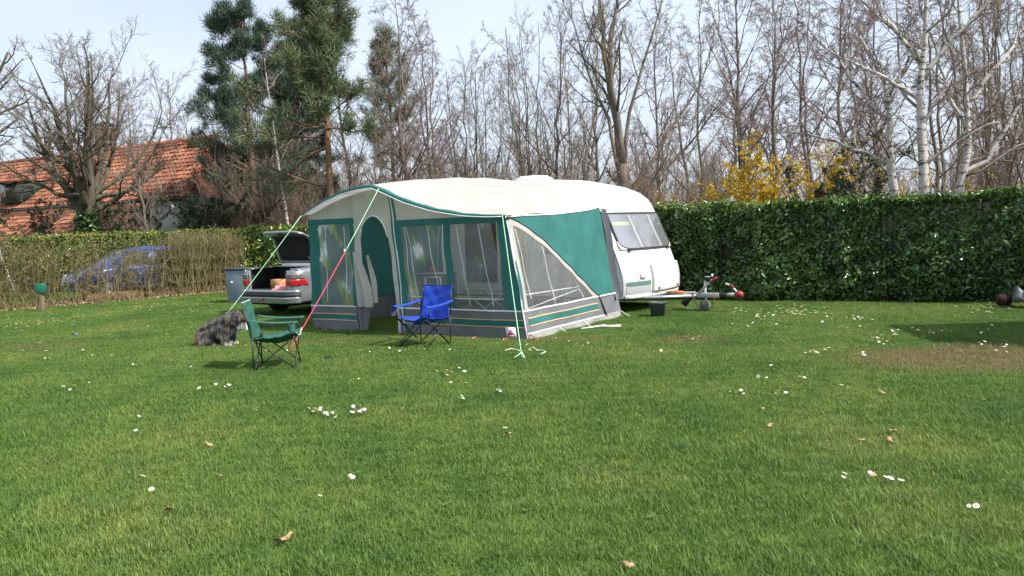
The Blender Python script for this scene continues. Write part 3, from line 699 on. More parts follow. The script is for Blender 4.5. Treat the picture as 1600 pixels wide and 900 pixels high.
# chassis, A-frame, coupling, jockey wheel
galv = mat('galvanised', (0.42, 0.43, 0.44), rough=0.45, metal=0.55, var=0.12, scale=12)
MB().box((-2.4, 1.06, 0.27), (4.8, 1.5, 0.07)).build('chassis', mat('underside', (0.05, 0.05, 0.05), rough=0.9), cv)
HY = 1.02
for y0 in (0.30, 1.78):
    MB().tube([(-0.3, y0, 0.27), (0.95, HY+(0.06 if y0 > HY else -0.06), 0.30)], 0.035, 4).build('drawbar', galv, cv)
MB().box((1.08, HY, 0.31), (0.62, 0.13, 0.085)).build('coupling_body', galv, cv, bevel=0.008)
MB().tube([(1.36, HY, 0.32), (1.72, HY, 0.335)], 0.038, 10).build('coupling_shaft', galv, cv, smooth=True)
MB().lathe([(0.042, 0), (0.05, 0.03), (0.042, 0.06), (0.05, 0.09), (0.042, 0.12), (0.05, 0.15), (0.04, 0.17)], (1.37, HY, 0.325), 12, 'x').build('rubber_bellow', darkg, cv)
redp = mat('red_plastic', (0.26, 0.02, 0.03), rough=0.45)
MB().lathe([(0.0, 0), (0.055, 0.0), (0.07, 0.04), (0.07, 0.09), (0.045, 0.13), (0, 0.14)], (1.69, HY, 0.335), 14, 'x').build('coupling_head', redp, cv, smooth=True)
hh_ = MB().tube([(1.72, HY, 0.37), (1.60, HY, 0.50), (1.50, HY, 0.525)], [0.016, 0.015, 0.02], 6).build('coupling_handle', whitep, cv)
MB().tube([(1.66, HY, 0.45), (1.58, HY, 0.52)], 0.02, 6).build('handle_grip', redp, hh_)
bl = MB().tube([(1.00, HY-0.05, 0.34), (1.16, HY-0.05, 0.50), (1.27, HY-0.05, 0.60)], [0.022, 0.022, 0.018], 6).build('brake_lever', galv, cv)
MB().tube([(1.22, HY-0.05, 0.555), (1.36, HY-0.05, 0.645)], 0.023, 6).build('lever_grip', redp, bl)
jw = MB().tube([(1.06, HY+0.1, 0.08), (1.06, HY+0.1, 0.56)], 0.026, 8).build('jockey_post', galv, cv, smooth=True)
MB().tube([(1.06, HY+0.1, 0.56), (1.06, HY+0.1, 0.64), (1.2, HY+0.1, 0.645)], 0.013, 6).build('crank', galv, jw)
MB().lathe([(0, 0), (0.02, 0), (0.024, 0.02), (0.015, 0.05), (0, 0.055)], (1.2, HY+0.1, 0.645), 10).build('crank_knob', mat('pale_blue_knob', (0.45, 0.62, 0.75), rough=0.4), jw)
MB().lathe([(0, -0.03), (0.09, -0.03), (0.105, -0.015), (0.105, 0.015), (0.09, 0.03), (0, 0.03)], (1.06, HY+0.06, 0.105), 18, 'y').build('jockey_wheel', mat('wheel_grey', (0.22, 0.22, 0.22), rough=0.7), cv)
for y_ in (-0.045, 0.045): MB().box((1.06, HY+0.06+y_, 0.15), (0.04, 0.008, 0.16)).build('wheel_fork', galv, cv)
MB().box((0.72, HY, 0.19), (0.10, 0.10, 0.16), (rad(35), 'Y')).build('bracket', darkg, cv)
cab1 = [(0.9, HY-0.10, 0.36), (0.93, HY-0.13, 0.22), (1.02, HY-0.13, 0.08), (1.18, HY-0.12, 0.05), (1.30, HY-0.12, 0.12), (1.31, HY-0.1, 0.28)]
MB().tube(cab1, 0.009, 5).build('cable', darkg, cv, smooth=True)
MB().tube([(1.30, HY-0.09, 0.36), (1.32, HY-0.10, 0.25), (1.28, HY-0.10, 0.17)], 0.010, 5).build('breakaway_cable', redp, cv)
oc = mat('orange_plug', (0.72, 0.16, 0.04), rough=0.5)
MB().tube([(0.42, HY-0.22, 0.375), (0.5, HY-0.18, 0.385), (0.6, HY-0.14, 0.37), (0.74, HY-0.1, 0.36)], [0.012, 0.016, 0.03, 0.02], 7).build('mains_plug', oc, cv, smooth=True)
MB().tube([(-0.1, HY-0.35, 0.34), (0.3, HY-0.25, 0.36), (0.74, HY-0.1, 0.37), (0.95, HY-0.08, 0.37)], 0.008, 5).build('mains_lead', mat('lead_grey', (0.5, 0.5, 0.5)), cv)
for y in (0.15, 1.95): MB().tube([(-0.55, y, 0.28), (-0.25, y, 0.02)], 0.025, 5).build('corner_steady', galv, cv)

bu = thing('bucket', 'dark grey plastic bucket under the caravan front', 'bucket', G(1030, 497)+np.array([0, 0.14, 0]))
MB().lathe([(0.0, 0.006), (0.115, 0.0), (0.145, 0.25), (0.155, 0.255), (0.155, 0.275), (0.14, 0.27), (0.11, 0.02), (0, 0.02)], n=22).build('tub', mat('bucket_grey', (0.07, 0.075, 0.085), rough=0.55, var=0.1), bu, smooth=True)
MB().tube([(0.155*math.cos(a), 0.155*math.sin(a)*0.98, 0.27-0.09*math.sin(a)) for a in np.linspace(0, math.pi, 14)], 0.005, 5).build('handle', galv, bu)
# tangled line by the bucket
tl = [(0.05*math.sin(i*2.3)+i*0.03, 0.06*math.cos(i*1.9), 0.035+0.015*math.sin(i*3.1)) for i in range(22)]
o = MB().tube(tl, 0.006, 5).build('tangled_line', mat('teal_line', (0.10, 0.24, 0.26), rough=0.7), smooth=True); o.location = tuple(G(1050, 486)); tag(o, 'tangled thin dark line on the grass beside the bucket', 'cord')

# ================================================================== CARS
def car_shell(mb, st, half, n=9):
    """loft of closed cross sections. st: list of (y, zlo, zbelt, ztop, wlo, wbelt, wtop)"""
    rings = []
    for (y, zl, zb, zt, wl_, wb, wt) in st:
        zm = zl+(zb-zl)*0.5
        r = [(0, zl), (wl_*0.92, zl), (wl_, zl+0.07), (wb*1.005, zm), (wb, zb-0.05), (wb*0.965, zb)]
        if zt > zb+0.02: r += [(wt+(wb*0.955-wt)*0.5, zb+(zt-zb)*0.52), (wt, zt-0.06), (wt*0.88, zt-0.012), (0, zt+0.015)]
        else: r += [(wb*0.9, zb+0.012), (wb*0.75, zb+0.022), (wb*0.5, zb+0.03), (0, zb+0.035)]
        full = [(x, y, z) for x, z in r]+[(-x, y, z) for x, z in r[-2:0:-1]]
        rings.append(full)
    V = np.array(rings); k, m_ = V.shape[:2]; i = np.arange(k*m_).reshape(k, m_); j = np.roll(i, -1, 1)
    return V, i, j
def wheel(par, x, y, r, side_, rimmat):
    w = MB().lathe([(0.10, -0.09), (r*0.75, -0.095), (r*0.93, -0.085), (r, -0.05), (r, 0.05), (r*0.93, 0.085), (r*0.75, 0.095), (0.10, 0.09)], (x, y, r), 28, 'x').build('wheel', darkg, par, smooth=True)
    mb = MB()
    mb.lathe([(0, 0.0), (r*0.68, 0.0), (r*0.70, 0.02), (0, 0.035)] if side_ > 0 else [(0, -0.035), (r*0.70, -0.02), (r*0.68, 0.0), (0, 0.0)], (x+side_*0.075, y, r), 24, 'x')
    for a in range(7):
        aa = a*2*math.pi/7
        mb.tube([(x+side_*0.115, y+0.04*math.cos(aa), r+0.04*math.sin(aa)), (x+side_*0.105, y+r*0.62*math.cos(aa), r+r*0.62*math.sin(aa))], [0.03, 0.022], 4)
    mb.build('rim', rimmat, w)
silver = mat('silver_paint', (0.33, 0.35, 0.37), rough=0.28, metal=0.55, coat=0.6)
blue = mat('blue_paint', (0.010, 0.045, 0.22), rough=0.3, metal=0.2, coat=0.8)
glass = clear_sheet('car_glass', tint=(0.35, 0.40, 0.42), haze=0.03, rough=0.02, bump=0.0)
dglass = mat('dark_glass', (0.02, 0.025, 0.03), rough=0.06, spec=0.8)
trim = mat('black_trim', (0.03, 0.032, 0.036), rough=0.55)
rimm = mat('alloy', (0.5, 0.5, 0.5), rough=0.35, metal=0.7)
lining = mat('boot_lining', (0.013, 0.013, 0.015), rough=0.95, var=0.3, scale=20)
redl = mat('red_lens', (0.42, 0.015, 0.02), rough=0.15, coat=0.5); clrl2 = mat('smoked_lens', (0.16, 0.15, 0.15), rough=0.2, coat=0.4); clrl = mat('clear_lens', (0.55, 0.55, 0.55), rough=0.15, coat=0.5)

# silver saloon, tail towards the camera, boot lid up
SC = np.array([-5.10, 16.62, 0]); RZS = RZA-rad(2)
sc_ = thing('silver_saloon_car', 'silver saloon car with its boot lid raised, parked behind the awning', 'car', SC, RZS)
# shell ahead of the boot
st = [(0.95, .28, .98, 1.02, .86, .885, .60), (1.25, .26, 1.0, 1.28, .87, .89, .60), (1.65, .25, .99, 1.43, .88, .89, .60), (2.4, .25, .97, 1.46, .88, .89, .61), (3.0, .25, .95, 1.34, .88, .885, .60), (3.45, .26, .94, 1.0, .87, .88, .6), (4.0, .28, .86, .86, .84, .86, .6), (4.35, .32, .72, .72, .74, .78, .6), (4.42, .38, .60, .60, .66, .70, .6)]
mb = MB(); V, i, j = car_shell(mb, st, 1)
mb.add(V.reshape(-1, 3), np.stack([i[:-1], j[:-1], j[1:], i[1:]], -1).reshape(-1, 4)); mb.f.append(i[0][::-1][None]); mb.f.append(i[-1][None])
smooth_angle(mb.build('body', silver, sc_, recalc=True), 35)
for sx in (-1, 1):
    # rear wings around the boot opening
    def wing(u, v):
        y = 0.02+0.97*u; z = 0.30+(0.985-0.30)*v
        tuck = 0.05*max(0, (v-0.75)/0.25)**2+0.13*max(0, 1-y/0.25)**2+0.03*max(0, (0.2-v)/0.2)
        return (sx*(0.885-tuck), y+0.02*v*(1-u), z+0.015*u*v)
    MB().patch(wing, 12, 12).build('rear_wing', silver, sc_, smooth=True, thick=0.02)
    MB().patch(lambda u, v: (sx*(0.835-0.20*u), 0.10+0.85*v, 0.987+0.012*u+0.02*v), 4, 8).build('wing_top', silver, sc_, smooth=True, thick=0.015)
    MB().box((sx*0.675, 0.06, 0.76), (0.17, 0.05, 0.42)).build('tail_panel', silver, sc_, bevel=0.01)
    # wrap-round lamp
    def lampf(z0, z1):
        def fn(u, v):
            z = z0+(z1-z0)*v
            q = u*1.0
            if q < 0.5: x, y = 0.60+(0.78-0.60)*q*2, 0.015+0.01*q
            else: x, y = 0.78+0.10*math.sin((q-0.5)*2*math.pi/2*0.95), 0.025+0.33*((q-0.5)*2)**1.4*(1-0.45*(z-0.66)/0.25)
            return (sx*(x+0.012), y-0.012, z)
        return fn
    L_ = MB().patch(lampf(0.655, 0.79), 16, 4).build('tail_lamp', redl, sc_, smooth=True, thick=0.02)
    MB().patch(lampf(0.795, 0.90), 16, 4).build('lamp_upper_lens', clrl2, L_, smooth=True, thick=0.02)
    MB().tube([(sx*0.62, 0.90, 1.02), (sx*0.60, 0.62, 1.22)], 0.012, 6).build('gas_strut', darkg, sc_)
    # cabin glass
    MB().patch(lambda u, v: (sx*(0.852-0.205*v**1.1-0.02*abs(u-0.5)), 1.42+(1.45-0.32*v)*u+0.20*v, 1.005+0.40*v-0.03*v*u), 10, 5).build('side_window', dglass, sc_, smooth=True)
    wheel(sc_, sx*0.80, 0.95, 0.31, sx, rimm); wheel(sc_, sx*0.80, 3.55, 0.31, sx, rimm)
def bump_fn(z0, z1, out):
    def fn(u, v):
        x = -0.90+1.80*u; e = abs(x)/0.90
        y = -0.10+0.24*max(0, (e-0.70)/0.30)**2 - out + 0.03*(0.5-v)
        return (x*(1 if e < 0.98 else 0.995), y, z0+(z1-z0)*v)
    return fn
MB().patch(bump_fn(0.30, 0.43, 0.0), 30, 5).build('bumper', silver, sc_, smooth=True, thick=0.03)
MB().patch(bump_fn(0.43, 0.50, 0.012), 30, 2).build('bumper_strip', trim, sc_, smooth=True, thick=0.03)
MB().patch(bump_fn(0.50, 0.56, 0.0), 30, 3).build('bumper_top', silver, sc_, smooth=True, thick=0.03)
MB().patch(lambda u, v: (-0.88+1.76*u, -0.10+0.22*v+0.22*max(0, (abs(2*u-1)-0.72)/0.28)**2*(1-v), 0.565-0.004*v), 24, 3).build('loading_sill', silver, sc_, smooth=True, thick=0.012)
MB().patch(lambda u, v: (-0.82+1.64*u, 0.0+0.9*v, 0.26), 2, 2).build('underfloor', trim, sc_)
MB().box((0.0, -0.13, 0.39), (0.05, 0.06, 0.06)).build('tow_eye', mat('tow_red', (0.35, 0.05, 0.04)), sc_)
# boot well
bw = MB(); bw.box((0, 0.52, 0.555), (1.52, 0.90, 0.02)); bw.box((0, 0.96, 0.79), (1.52, 0.02, 0.45))
for sx in (-1, 1): bw.box((sx*0.765, 0.52, 0.78), (0.02, 0.9, 0.44))
bw.build('boot_lining', lining, sc_)
MB().box((0, 0.90, 1.015), (1.30, 0.22, 0.025)).build('rear_deck', silver, sc_, bevel=0.008)
MB().patch(lambda u, v: ((-0.66+1.32*u)*(1-0.10*v), 1.0+0.52*v, 1.035+0.36*v+0.015*math.sin(math.pi*u)), 8, 5).build('rear_window', mat('rear_glass', (0.10, 0.14, 0.19), rough=0.08, spec=0.8), sc_, smooth=True)
# raised lid: hinged at the deck, underside towards the camera
lidE = bpy.data.objects.new('boot_lid', None)
def lid_fn(off):
    def fn(u, v):
        x = (-0.66+1.32*u); e = abs(2*u-1)
        w = v-0.10*max(0, (e-0.72)/0.28)**2*v
        yy = 0.86-0.26*w-0.30*max(0, w-0.72)/0.28*0.9
        zz = 1.07+0.74*w-0.14*max(0, w-0.72)/0.28*0.35
        return (x*(1-0.05*v), yy+off, zz+off*0.25)
    return fn
lid = MB().patch(lid_fn(0.05), 20, 14).build('boot_lid', silver, sc_, smooth=True, thick=0.025)
def lid_in(u, v): return lid_fn(0.015)(0.09+0.82*u, 0.10+0.70*v)
MB().patch(lid_in, 16, 10).build('lid_lining', lining, lid, smooth=True, thick=0.012)
MB().box(tuple(np.array(lid_fn(0)(0.5, 0.93))+np.array([0, -0.02, 0])), (0.12, 0.03, 0.05)).build('lid_latch', trim, lid)
MB().patch(lambda u, v: lid_fn(0.02)(0.02+0.96*u, 0.86+0.13*v), 16, 2).build('lid_lip', silver, lid, smooth=True, thick=0.01)
def SL(x, y, z):
    c, s = math.cos(RZS), math.sin(RZS); return (SC[0]+x*c-y*s, SC[1]+x*s+y*c, z)
bx = thing('wooden_crate', 'small open wooden crate in the boot of the silver car', 'crate', SL(-0.02, 0.40, 0.567), RZS)
wd = mat('crate_wood', (0.42, 0.22, 0.08), rough=0.7, var=0.2, scale=9)
for c_, s_ in (((0, -0.13, 0.10), (0.36, 0.015, 0.20)), ((0, 0.13, 0.10), (0.36, 0.015, 0.20)), ((-0.175, 0, 0.10), (0.015, 0.25, 0.20)), ((0.175, 0, 0.10), (0.015, 0.25, 0.20))):
    MB().box(c_, s_).build('plank', wd, bx)
cp = MB(); rn = np.random.default_rng(8)
cp.patch(lambda u, v: (0.36*(u-0.5), 0.26*(v-0.5), 0.13*math.sin(math.pi*u)*math.sin(math.pi*v)*(0.7+0.5*math.sin(u*13+v*5)*math.cos(v*11))), 22, 18)
rc = cp.build('red_cloth', mat('red_check_cloth', (0.55, 0.05, 0.08), rough=0.9, col2=(0.75, 0.45, 0.42), scale=30), smooth=True)
rc.location = SL(0.20, 0.20, 0.57); rc.rotation_euler[2] = RZS; tag(rc, 'crumpled red and white cloth lying in the open boot', 'cloth')
bag = MB(); bag.patch(lambda u, v: ((0.10+0.02*math.sin(u*25))*math.cos(u*2*math.pi)*math.sin(math.pi*(0.08+0.92*v)), (0.10+0.02*math.cos(u*19))*math.sin(u*2*math.pi)*math.sin(math.pi*(0.08+0.92*v)), 0.22*v), 24, 8)
bg_ = bag.build('grey_bag', mat('bag_grey', (0.30, 0.31, 0.33), rough=0.7, var=0.3, scale=14), smooth=True); bg_.location = SL(0.50, 0.28, 0.567); tag(bg_, 'small crumpled grey bag at the side of the open boot', 'bag')

# blue-grey box beyond the silver car
bn = thing('storage_box', 'blue grey plastic storage box with dark rim standing at the hedge corner', 'box', atD(376, 20.6), RZA+rad(10))
bgm = mat('box_bluegrey', (0.17, 0.22, 0.27), rough=0.55, var=0.08, scale=4)
MB().box((0, 0, 0.43), (0.62, 0.50, 0.86), taper=1.08).build('box_body', bgm, bn, bevel=0.03)
MB().box((0, 0, 0.885), (0.74, 0.60, 0.05)).build('box_rim', mat('box_rim', (0.05, 0.06, 0.07), rough=0.5), bn, bevel=0.012)
MB().lathe([(0, 0), (0.03, 0), (0.03, 0.02), (0, 0.025)], (-0.12, -0.295, 0.55), 10, 'y').build('box_latch', whitep, bn)

# blue hatchback behind the bare hedge, nose towards lower left
HD = np.array([0.689, 0.725, 0]); HN = np.array([-0.725, 0.689, 0])
HA = G(0, 487); HB = G(370, 455)
BCo = HA+HD*2.35+HN*1.65
bc = thing('blue_hatchback_car', 'blue hatchback car parked behind the bare hedge', 'car', BCo+HD*0.0, math.atan2(HD[1], HD[0])+math.pi/2)
# local: -y is along HD?  local y axis = -HD (nose)
st = [(-3.75, .34, .80, .80, .66, .70, .5), (-3.62, .26, .92, 1.02, .78, .80, .56), (-3.35, .24, .96, 1.40, .83, .84, .58), (-2.9, .24, .96, 1.50, .85, .85, .60), (-2.0, .24, .95, 1.53, .85, .855, .61), (-1.35, .24, .93, 1.44, .85, .85, .60), (-0.80, .24, .92, 1.12, .85, .85, .60), (-0.55, .24, .91, .96, .84, .84, .6), (-0.2, .25, .84, .84, .82, .82, .6), (0.08, .27, .72, .72, .74, .76, .6), (0.16, .33, .58, .58, .64, .68, .6)]
mb = MB(); V, i, j = car_shell(mb, st, 1)
mb.add(V.reshape(-1, 3), np.stack([i[:-1], j[:-1], j[1:], i[1:]], -1).reshape(-1, 4)); mb.f.append(i[0][::-1][None]); mb.f.append(i[-1][None])
smooth_angle(mb.build('body', blue, bc, recalc=True), 35)
for sx in (-1, 1):
    MB().patch(lambda u, v: (sx*(0.832-0.20*v), -1.06-0.95*u-0.28*v*(1-u), 0.965+0.46*v-0.0*u), 8, 4).build('front_side_window', dglass, bc, smooth=True)
    MB().patch(lambda u, v: (sx*(0.832-0.20*v), -2.07-1.12*u+0.10*v*u, 0.975+0.455*v), 8, 4).build('rear_side_window', dglass, bc, smooth=True)
    wheel(bc, sx*0.76, -0.62, 0.30, sx, rimm); wheel(bc, sx*0.76, -3.05, 0.30, sx, rimm)
    MB().patch(lambda u, v: (sx*(0.50+0.27*u), 0.09-0.36*u**1.6, 0.66+0.02*u+0.13*v-0.02), 8, 4).build('headlight', clrl, bc, smooth=True, thick=0.03)
    MB().box((sx*0.90, -0.98, 1.0), (0.16, 0.09, 0.12)).build('door_mirror', blue, bc, bevel=0.03)
    MB().patch(lambda u, v: (sx*(0.60+0.18*math.sin(u*1.5)), -3.72+0.20*u, 0.86+0.36*v), 5, 5).build('tail_lamp', redl, bc, smooth=True, thick=0.03)
    MB().box((sx*0.862, -1.85, 0.84), (0.02, 0.16, 0.03)).build('door_handle', blue, bc, bevel=0.006)
MB().patch(lambda u, v: ((-0.72+1.44*u)*(1-0.20*v), -0.70-0.62*v-0.06*abs(2*u-1)**2, 1.02+0.43*v), 10, 6).build('windscreen', mat('screen_glass', (0.10, 0.13, 0.14), rough=0.05, spec=0.8), bc, smooth=True)
MB().patch(lambda u, v: (-0.48+0.96*u, 0.19-0.05*abs(2*u-1)**2, 0.42+0.16*v), 8, 3).build('grille', trim, bc, smooth=True, thick=0.02)

# ================================================================== FOLDING CHAIRS
def folding_chair(name, label, loc, rz, fabric, tubem, seat_tilt=0.0):
    t = thing(name, label, 'folding chair', loc, rz)
    # local: faces -y ; x across
    hw = 0.26
    fb = {(-1, -1): (-hw-.02, -.26), (1, -1): (hw+.02, -.26), (-1, 1): (-hw-.02, .24), (1, 1): (hw+.02, .24)}
    sz = 0.42; r = 0.0085
    def leg(p, q, nm='leg'): MB().tube([p, q], r, 6).build(nm, tubem, t, smooth=True)
    for sx in (-1, 1):
        leg((sx*(hw+.02), .26, 0.0), (sx*(hw+.03), .26, 0.44))                    # rear upright to seat corner
        leg((sx*(hw+.03), .26, 0.40), (sx*(hw+.0), .36, 0.86), 'back_post')
        leg((sx*(hw+.02), -.24, 0.0), (-sx*(hw-.01), -.24+0.0*sx, sz), 'cross_leg')   # front X
        leg((sx*(hw+.02), .24, 0.015), (-sx*(hw-.01), .24, sz), 'cross_leg')          # rear X
        leg((sx*(hw+.015), -.24, 0.02), (sx*(hw+.01), .25, sz-.02), 'cross_leg')      # side X
        leg((sx*(hw+.015), .25, 0.02), (sx*(hw+.01), -.25, sz), 'cross_leg')
        leg((sx*(hw+.03), -.23, sz-.02), (sx*(hw+.05), -.22, 0.60), 'arm_post')
        arm = MB().patch(lambda u, v: (sx*(hw+.01+0.07*u), -.30+.60*v, 0.605-.02*math.sin(math.pi*v)+.045*v-.008*math.cos(u*6.28)), 4, 10).build('armrest', fabric, t, smooth=True, thick=0.008)
        for p in ((sx*(hw+.02), -.24), (sx*(hw+.02), .25)):
            MB().lathe([(0.014, 0), (0.014, 0.03), (0.0, 0.032)], (p[0], p[1], 0), 8).build('foot_cap', darkg, t)
    def seat(u, v):
        x = (2*u-1)*(hw+.0); y = -.27+.50*v
        sag = 0.10*(1-(2*u-1)**2)*(0.5+0.5*math.sin(math.pi*min(1, v*0.9+0.1)))
        return (x, y, sz+0.015-sag+0.035*(1-v)**3-0.03*v+0.006*math.sin(u*17+v*9)+0.005*math.sin(u*9-v*21))
    MB().patch(seat, 14, 14).build('seat', fabric, t, smooth=True, thick=0.006)
    def back(u, v):
        x = (2*u-1)*(hw+.02-0.03*math.sin(math.pi*v)**2*(abs(2*u-1))); y = .235+.125*v
        return (x, y+0.055*(1-(2*u-1)**2)*(1-0.5*v)+0.006*math.sin(u*15+v*11)+0.005*math.sin(u*7-v*19), 0.375+.49*v-0.012*(1-(2*u-1)**2)*v)
    MB().patch(back, 14, 14).build('backrest', fabric, t, smooth=True, thick=0.006)
    edge = mat('pale_webbing', (0.36, 0.42, 0.38), rough=0.8) if 'green' in name else mat('navy_webbing', (0.02, 0.03, 0.12), rough=0.8)
    MB().tube([back(u, 1.0) for u in np.linspace(0, 1, 14)], 0.009, 5).build('back_binding', edge, t, smooth=True)
    MB().tube([seat(u, 0.0) for u in np.linspace(0, 1, 14)], 0.009, 5).build('seat_binding', edge, t, smooth=True)
    return t
greenfab = mat('green_polyester', (0.030, 0.115, 0.085), rough=0.7, var=0.12, scale=5, transl=0.15, bump=0.2, bscale=40)
bluefab = mat('blue_polyester', (0.012, 0.065, 0.50), rough=0.6, var=0.10, scale=5, transl=0.15, bump=0.2, bscale=40)
blk = mat('black_tube', (0.012, 0.013, 0.014), rough=0.4)
gch = folding_chair('green_folding_chair', 'green fabric folding camp chair beside the dog', (-3.00, 10.10, 0), rad(97), greenfab, blk)
pouch = MB().patch(lambda u, v: (-0.36-0.03*math.sin(3.1*u), -0.28+0.09*u, 0.60-0.11*v-0.02*math.sin(4*u)), 6, 6).build('cup_holder', greenfab, gch, smooth=True, thick=0.004)
bch = folding_chair('blue_folding_chair', 'bright blue folding camp chair in front of the awning window', (-1.30, 11.52, 0), rad(-34), bluefab, blk)
MB().patch(lambda u, v: (-0.33-0.03*math.sin(6*u), -0.30+0.10*u, 0.60-0.14*v), 6, 6).build('cup_holder', mat('mesh_pocket', (0.05, 0.06, 0.12), rough=0.8), bch, smooth=True)

# ================================================================== DOG
dg = thing('dog', 'shaggy dark grey dog with pale front paws sitting on the lawn', 'dog', (-4.56, 12.40, 0), rad(-20))
mbd = bpy.data.metaballs.new('dog_form'); mbd.resolution = 0.022; mbd.render_resolution = 0.022; mbd.threshold = 0.25
mo = bpy.data.objects.new('dog_form', mbd); col.objects.link(mo)
def ball(x, y, z, r): e = mbd.elements.new(); e.co = (x, y, z); e.radius = r*1.30
for q in [(-.27, 0, .15, .15), (-.20, 0, .20, .155), (-.10, 0, .24, .15), (0, 0, .285, .145), (.08, 0, .32, .135), (.12, 0, .27, .12), (.15, 0, .37, .11), (.20, 0, .42, .095), (.26, 0, .455, .095), (.31, 0, .455, .085),
          (.365, 0, .43, .062), (.41, 0, .418, .054), (.45, 0, .412, .046), (.48, 0, .41, .038),
          (-.22, .11, .12, .115), (-.22, -.11, .12, .115), (-.13, .13, .08, .07), (-.13, -.13, .08, .07), (-.05, .14, .04, .045), (-.05, -.14, .04, .045), (0.0, .14, .03, .038), (0.0, -.14, .03, .038),
          (-.38, 0.02, .06, .05), (-.44, .04, .045, .042), (-.36, 0.0, .10, .08)]: ball(*q)
for sy in (-1, 1):
    for q in [(.10, .085, .26, .08), (.125, .085, .19, .058), (.145, .08, .13, .048), (.155, .08, .08, .044), (.165, .08, .04, .044), (.20, .08, .03, .036), (.225, .08, .025, .028), (.235, .085, .48, .035), (.235, .105, .45, .034), (.24, .11, .415, .03)]: ball(q[0], sy*q[1], q[2], q[3])
bpy.context.view_layer.update()
dgm = mo.evaluated_get(bpy.context.evaluated_depsgraph_get()).to_mesh()
vv = np.zeros(len(dgm.vertices)*3, np.float32); dgm.vertices.foreach_get('co', vv); vv = vv.reshape(-1, 3)
nn = np.zeros(len(dgm.vertices)*3, np.float32); dgm.vertices.foreach_get('normal', nn); nn = nn.reshape(-1, 3)
fcs = [tuple(p.vertices) for p in dgm.polygons]
dmb = MB(); dmb.add(vv, fcs)
coat = mat('dog_coat', (0.075, 0.065, 0.055), rough=0.9, col2=(0.018, 0.017, 0.018), scale=14)
dbody = dmb.build('body', coat, dg, smooth=True)
bpy.data.objects.remove(mo)
frng = np.random.default_rng(4)
tri = []
for f in fcs:
    for k in range(1, len(f)-1): tri.append((f[0], f[k], f[k+1]))
tri = np.array(tri); A_, B_, C_ = vv[tri[:, 0]], vv[tri[:, 1]], vv[tri[:, 2]]
area = np.linalg.norm(np.cross(B_-A_, C_-A_), axis=1); pk = frng.choice(len(tri), 15000, p=area/area.sum())
uv = frng.random((len(pk), 2)); fl = uv.sum(1) > 1; uv[fl] = 1-uv[fl]
pp = A_[pk]+uv[:, :1]*(B_-A_)[pk]+uv[:, 1:]*(C_-A_)[pk]; pn = nn[tri[pk, 0]]
ok = (pp[:, 2] > 0.012) & ~((pp[:, 0] > 0.42) & (pp[:, 2] < .46)); pp, pn = pp[ok], pn[ok]
face = pp[:, 0] > 0.36
flow = np.stack([-0.5-0.2*frng.random(len(pp)), 0.25*frng.standard_normal(len(pp)), -0.75+0.2*frng.standard_normal(len(pp))], -1)
dr = pn*0.75+flow*0.7+0.25*frng.standard_normal(pp.shape); dr /= np.linalg.norm(dr, axis=1, keepdims=True)
ln = np.where(face, 0.013, 0.055)*(0.6+0.8*frng.random(len(pp)))
pt = np.where(pp[:, 2] < 0.07, 0.02, 1); ln = np.minimum(ln, np.where(pp[:, 2] < 0.07, 0.02, 1))
q1 = pp+dr*(ln*0.6)[:, None]; q2 = pp+dr*ln[:, None]+np.stack([0*ln, 0*ln, -0.35*ln], -1); q2[:, 2] = np.maximum(q2[:, 2], 0.005)
wv = np.cross(dr, pn); wv /= np.linalg.norm(wv, axis=1, keepdims=True)+1e-6; wv *= 0.0028
clump = np.sin(pp[:, 0]*37+pp[:, 2]*23)+np.sin(pp[:, 2]*41-pp[:, 0]*17+pp[:, 1]*29)
rv_ = np.clip(0.34+0.17*clump+0.15*frng.standard_normal(len(pp)), 0, 0.69)
rv_ = np.where((pp[:, 0] < -0.22) & (pp[:, 2] < 0.22), np.clip(0.74+0.03*frng.standard_normal(len(pp)), 0.70, 0.8), rv_)
rv_ = np.where((pp[:, 2] < 0.075) & (pp[:, 0] > 0.1), 1.0, rv_)
rv_ = np.where((pp[:, 0] > 0.40), 0.88, rv_)
fur = MB(); Vf = np.stack([pp-wv-pn*0.004, pp+wv-pn*0.004, q1+wv*0.8, q1-wv*0.8, q2], 1); i5 = np.arange(len(Vf))[:, None]*5
fur.add(Vf.reshape(-1, 3), np.concatenate([i5, i5+1, i5+2, i5+3], 1), np.repeat(rv_, 5)); fur.f.append(np.concatenate([i5+3, i5+2, i5+4], 1))
fo = fur.build('fur', attr_mat('dog_fur', [(0.0, (0.010, 0.010, 0.011)), (0.30, (0.035, 0.033, 0.032)), (0.62, (0.27, 0.255, 0.235)), (0.70, (0.15, 0.095, 0.06)), (0.80, (0.20, 0.13, 0.085)), (0.9, (0.32, 0.26, 0.23)), (1.0, (0.75, 0.70, 0.60))], rough=0.6), dg); fo['kind'] = 'stuff'
MB().lathe([(0, 0), (0.016, 0.004), (0.018, 0.014), (0.0, 0.022)], (0.497, 0, 0.425), 10, 'x').build('nose', blk, dg, smooth=True)
MB().tube([(0.42, 0, 0.382), (0.455, 0, 0.366), (0.475, -0.004, 0.335)], [0.02, 0.02, 0.012], 7).build('tongue', mat('tongue', (0.55, 0.20, 0.20), rough=0.4), dg, smooth=True)
for sy in (-1, 1): MB().lathe([(0, -0.012), (0.009, -0.006), (0.011, 0.0), (0.009, 0.006), (0, 0.012)], (0.352, sy*0.048, 0.468), 8).build('eye', dglass, dg, smooth=True)
MB().tube([(0.20+0.085*math.cos(a)*0.9-0.02, 0.108*math.sin(a), 0.395-0.06*math.cos(a)) for a in np.linspace(0, 2*math.pi, 22)], 0.010, 5).build('collar', darkg, dg, smooth=True)
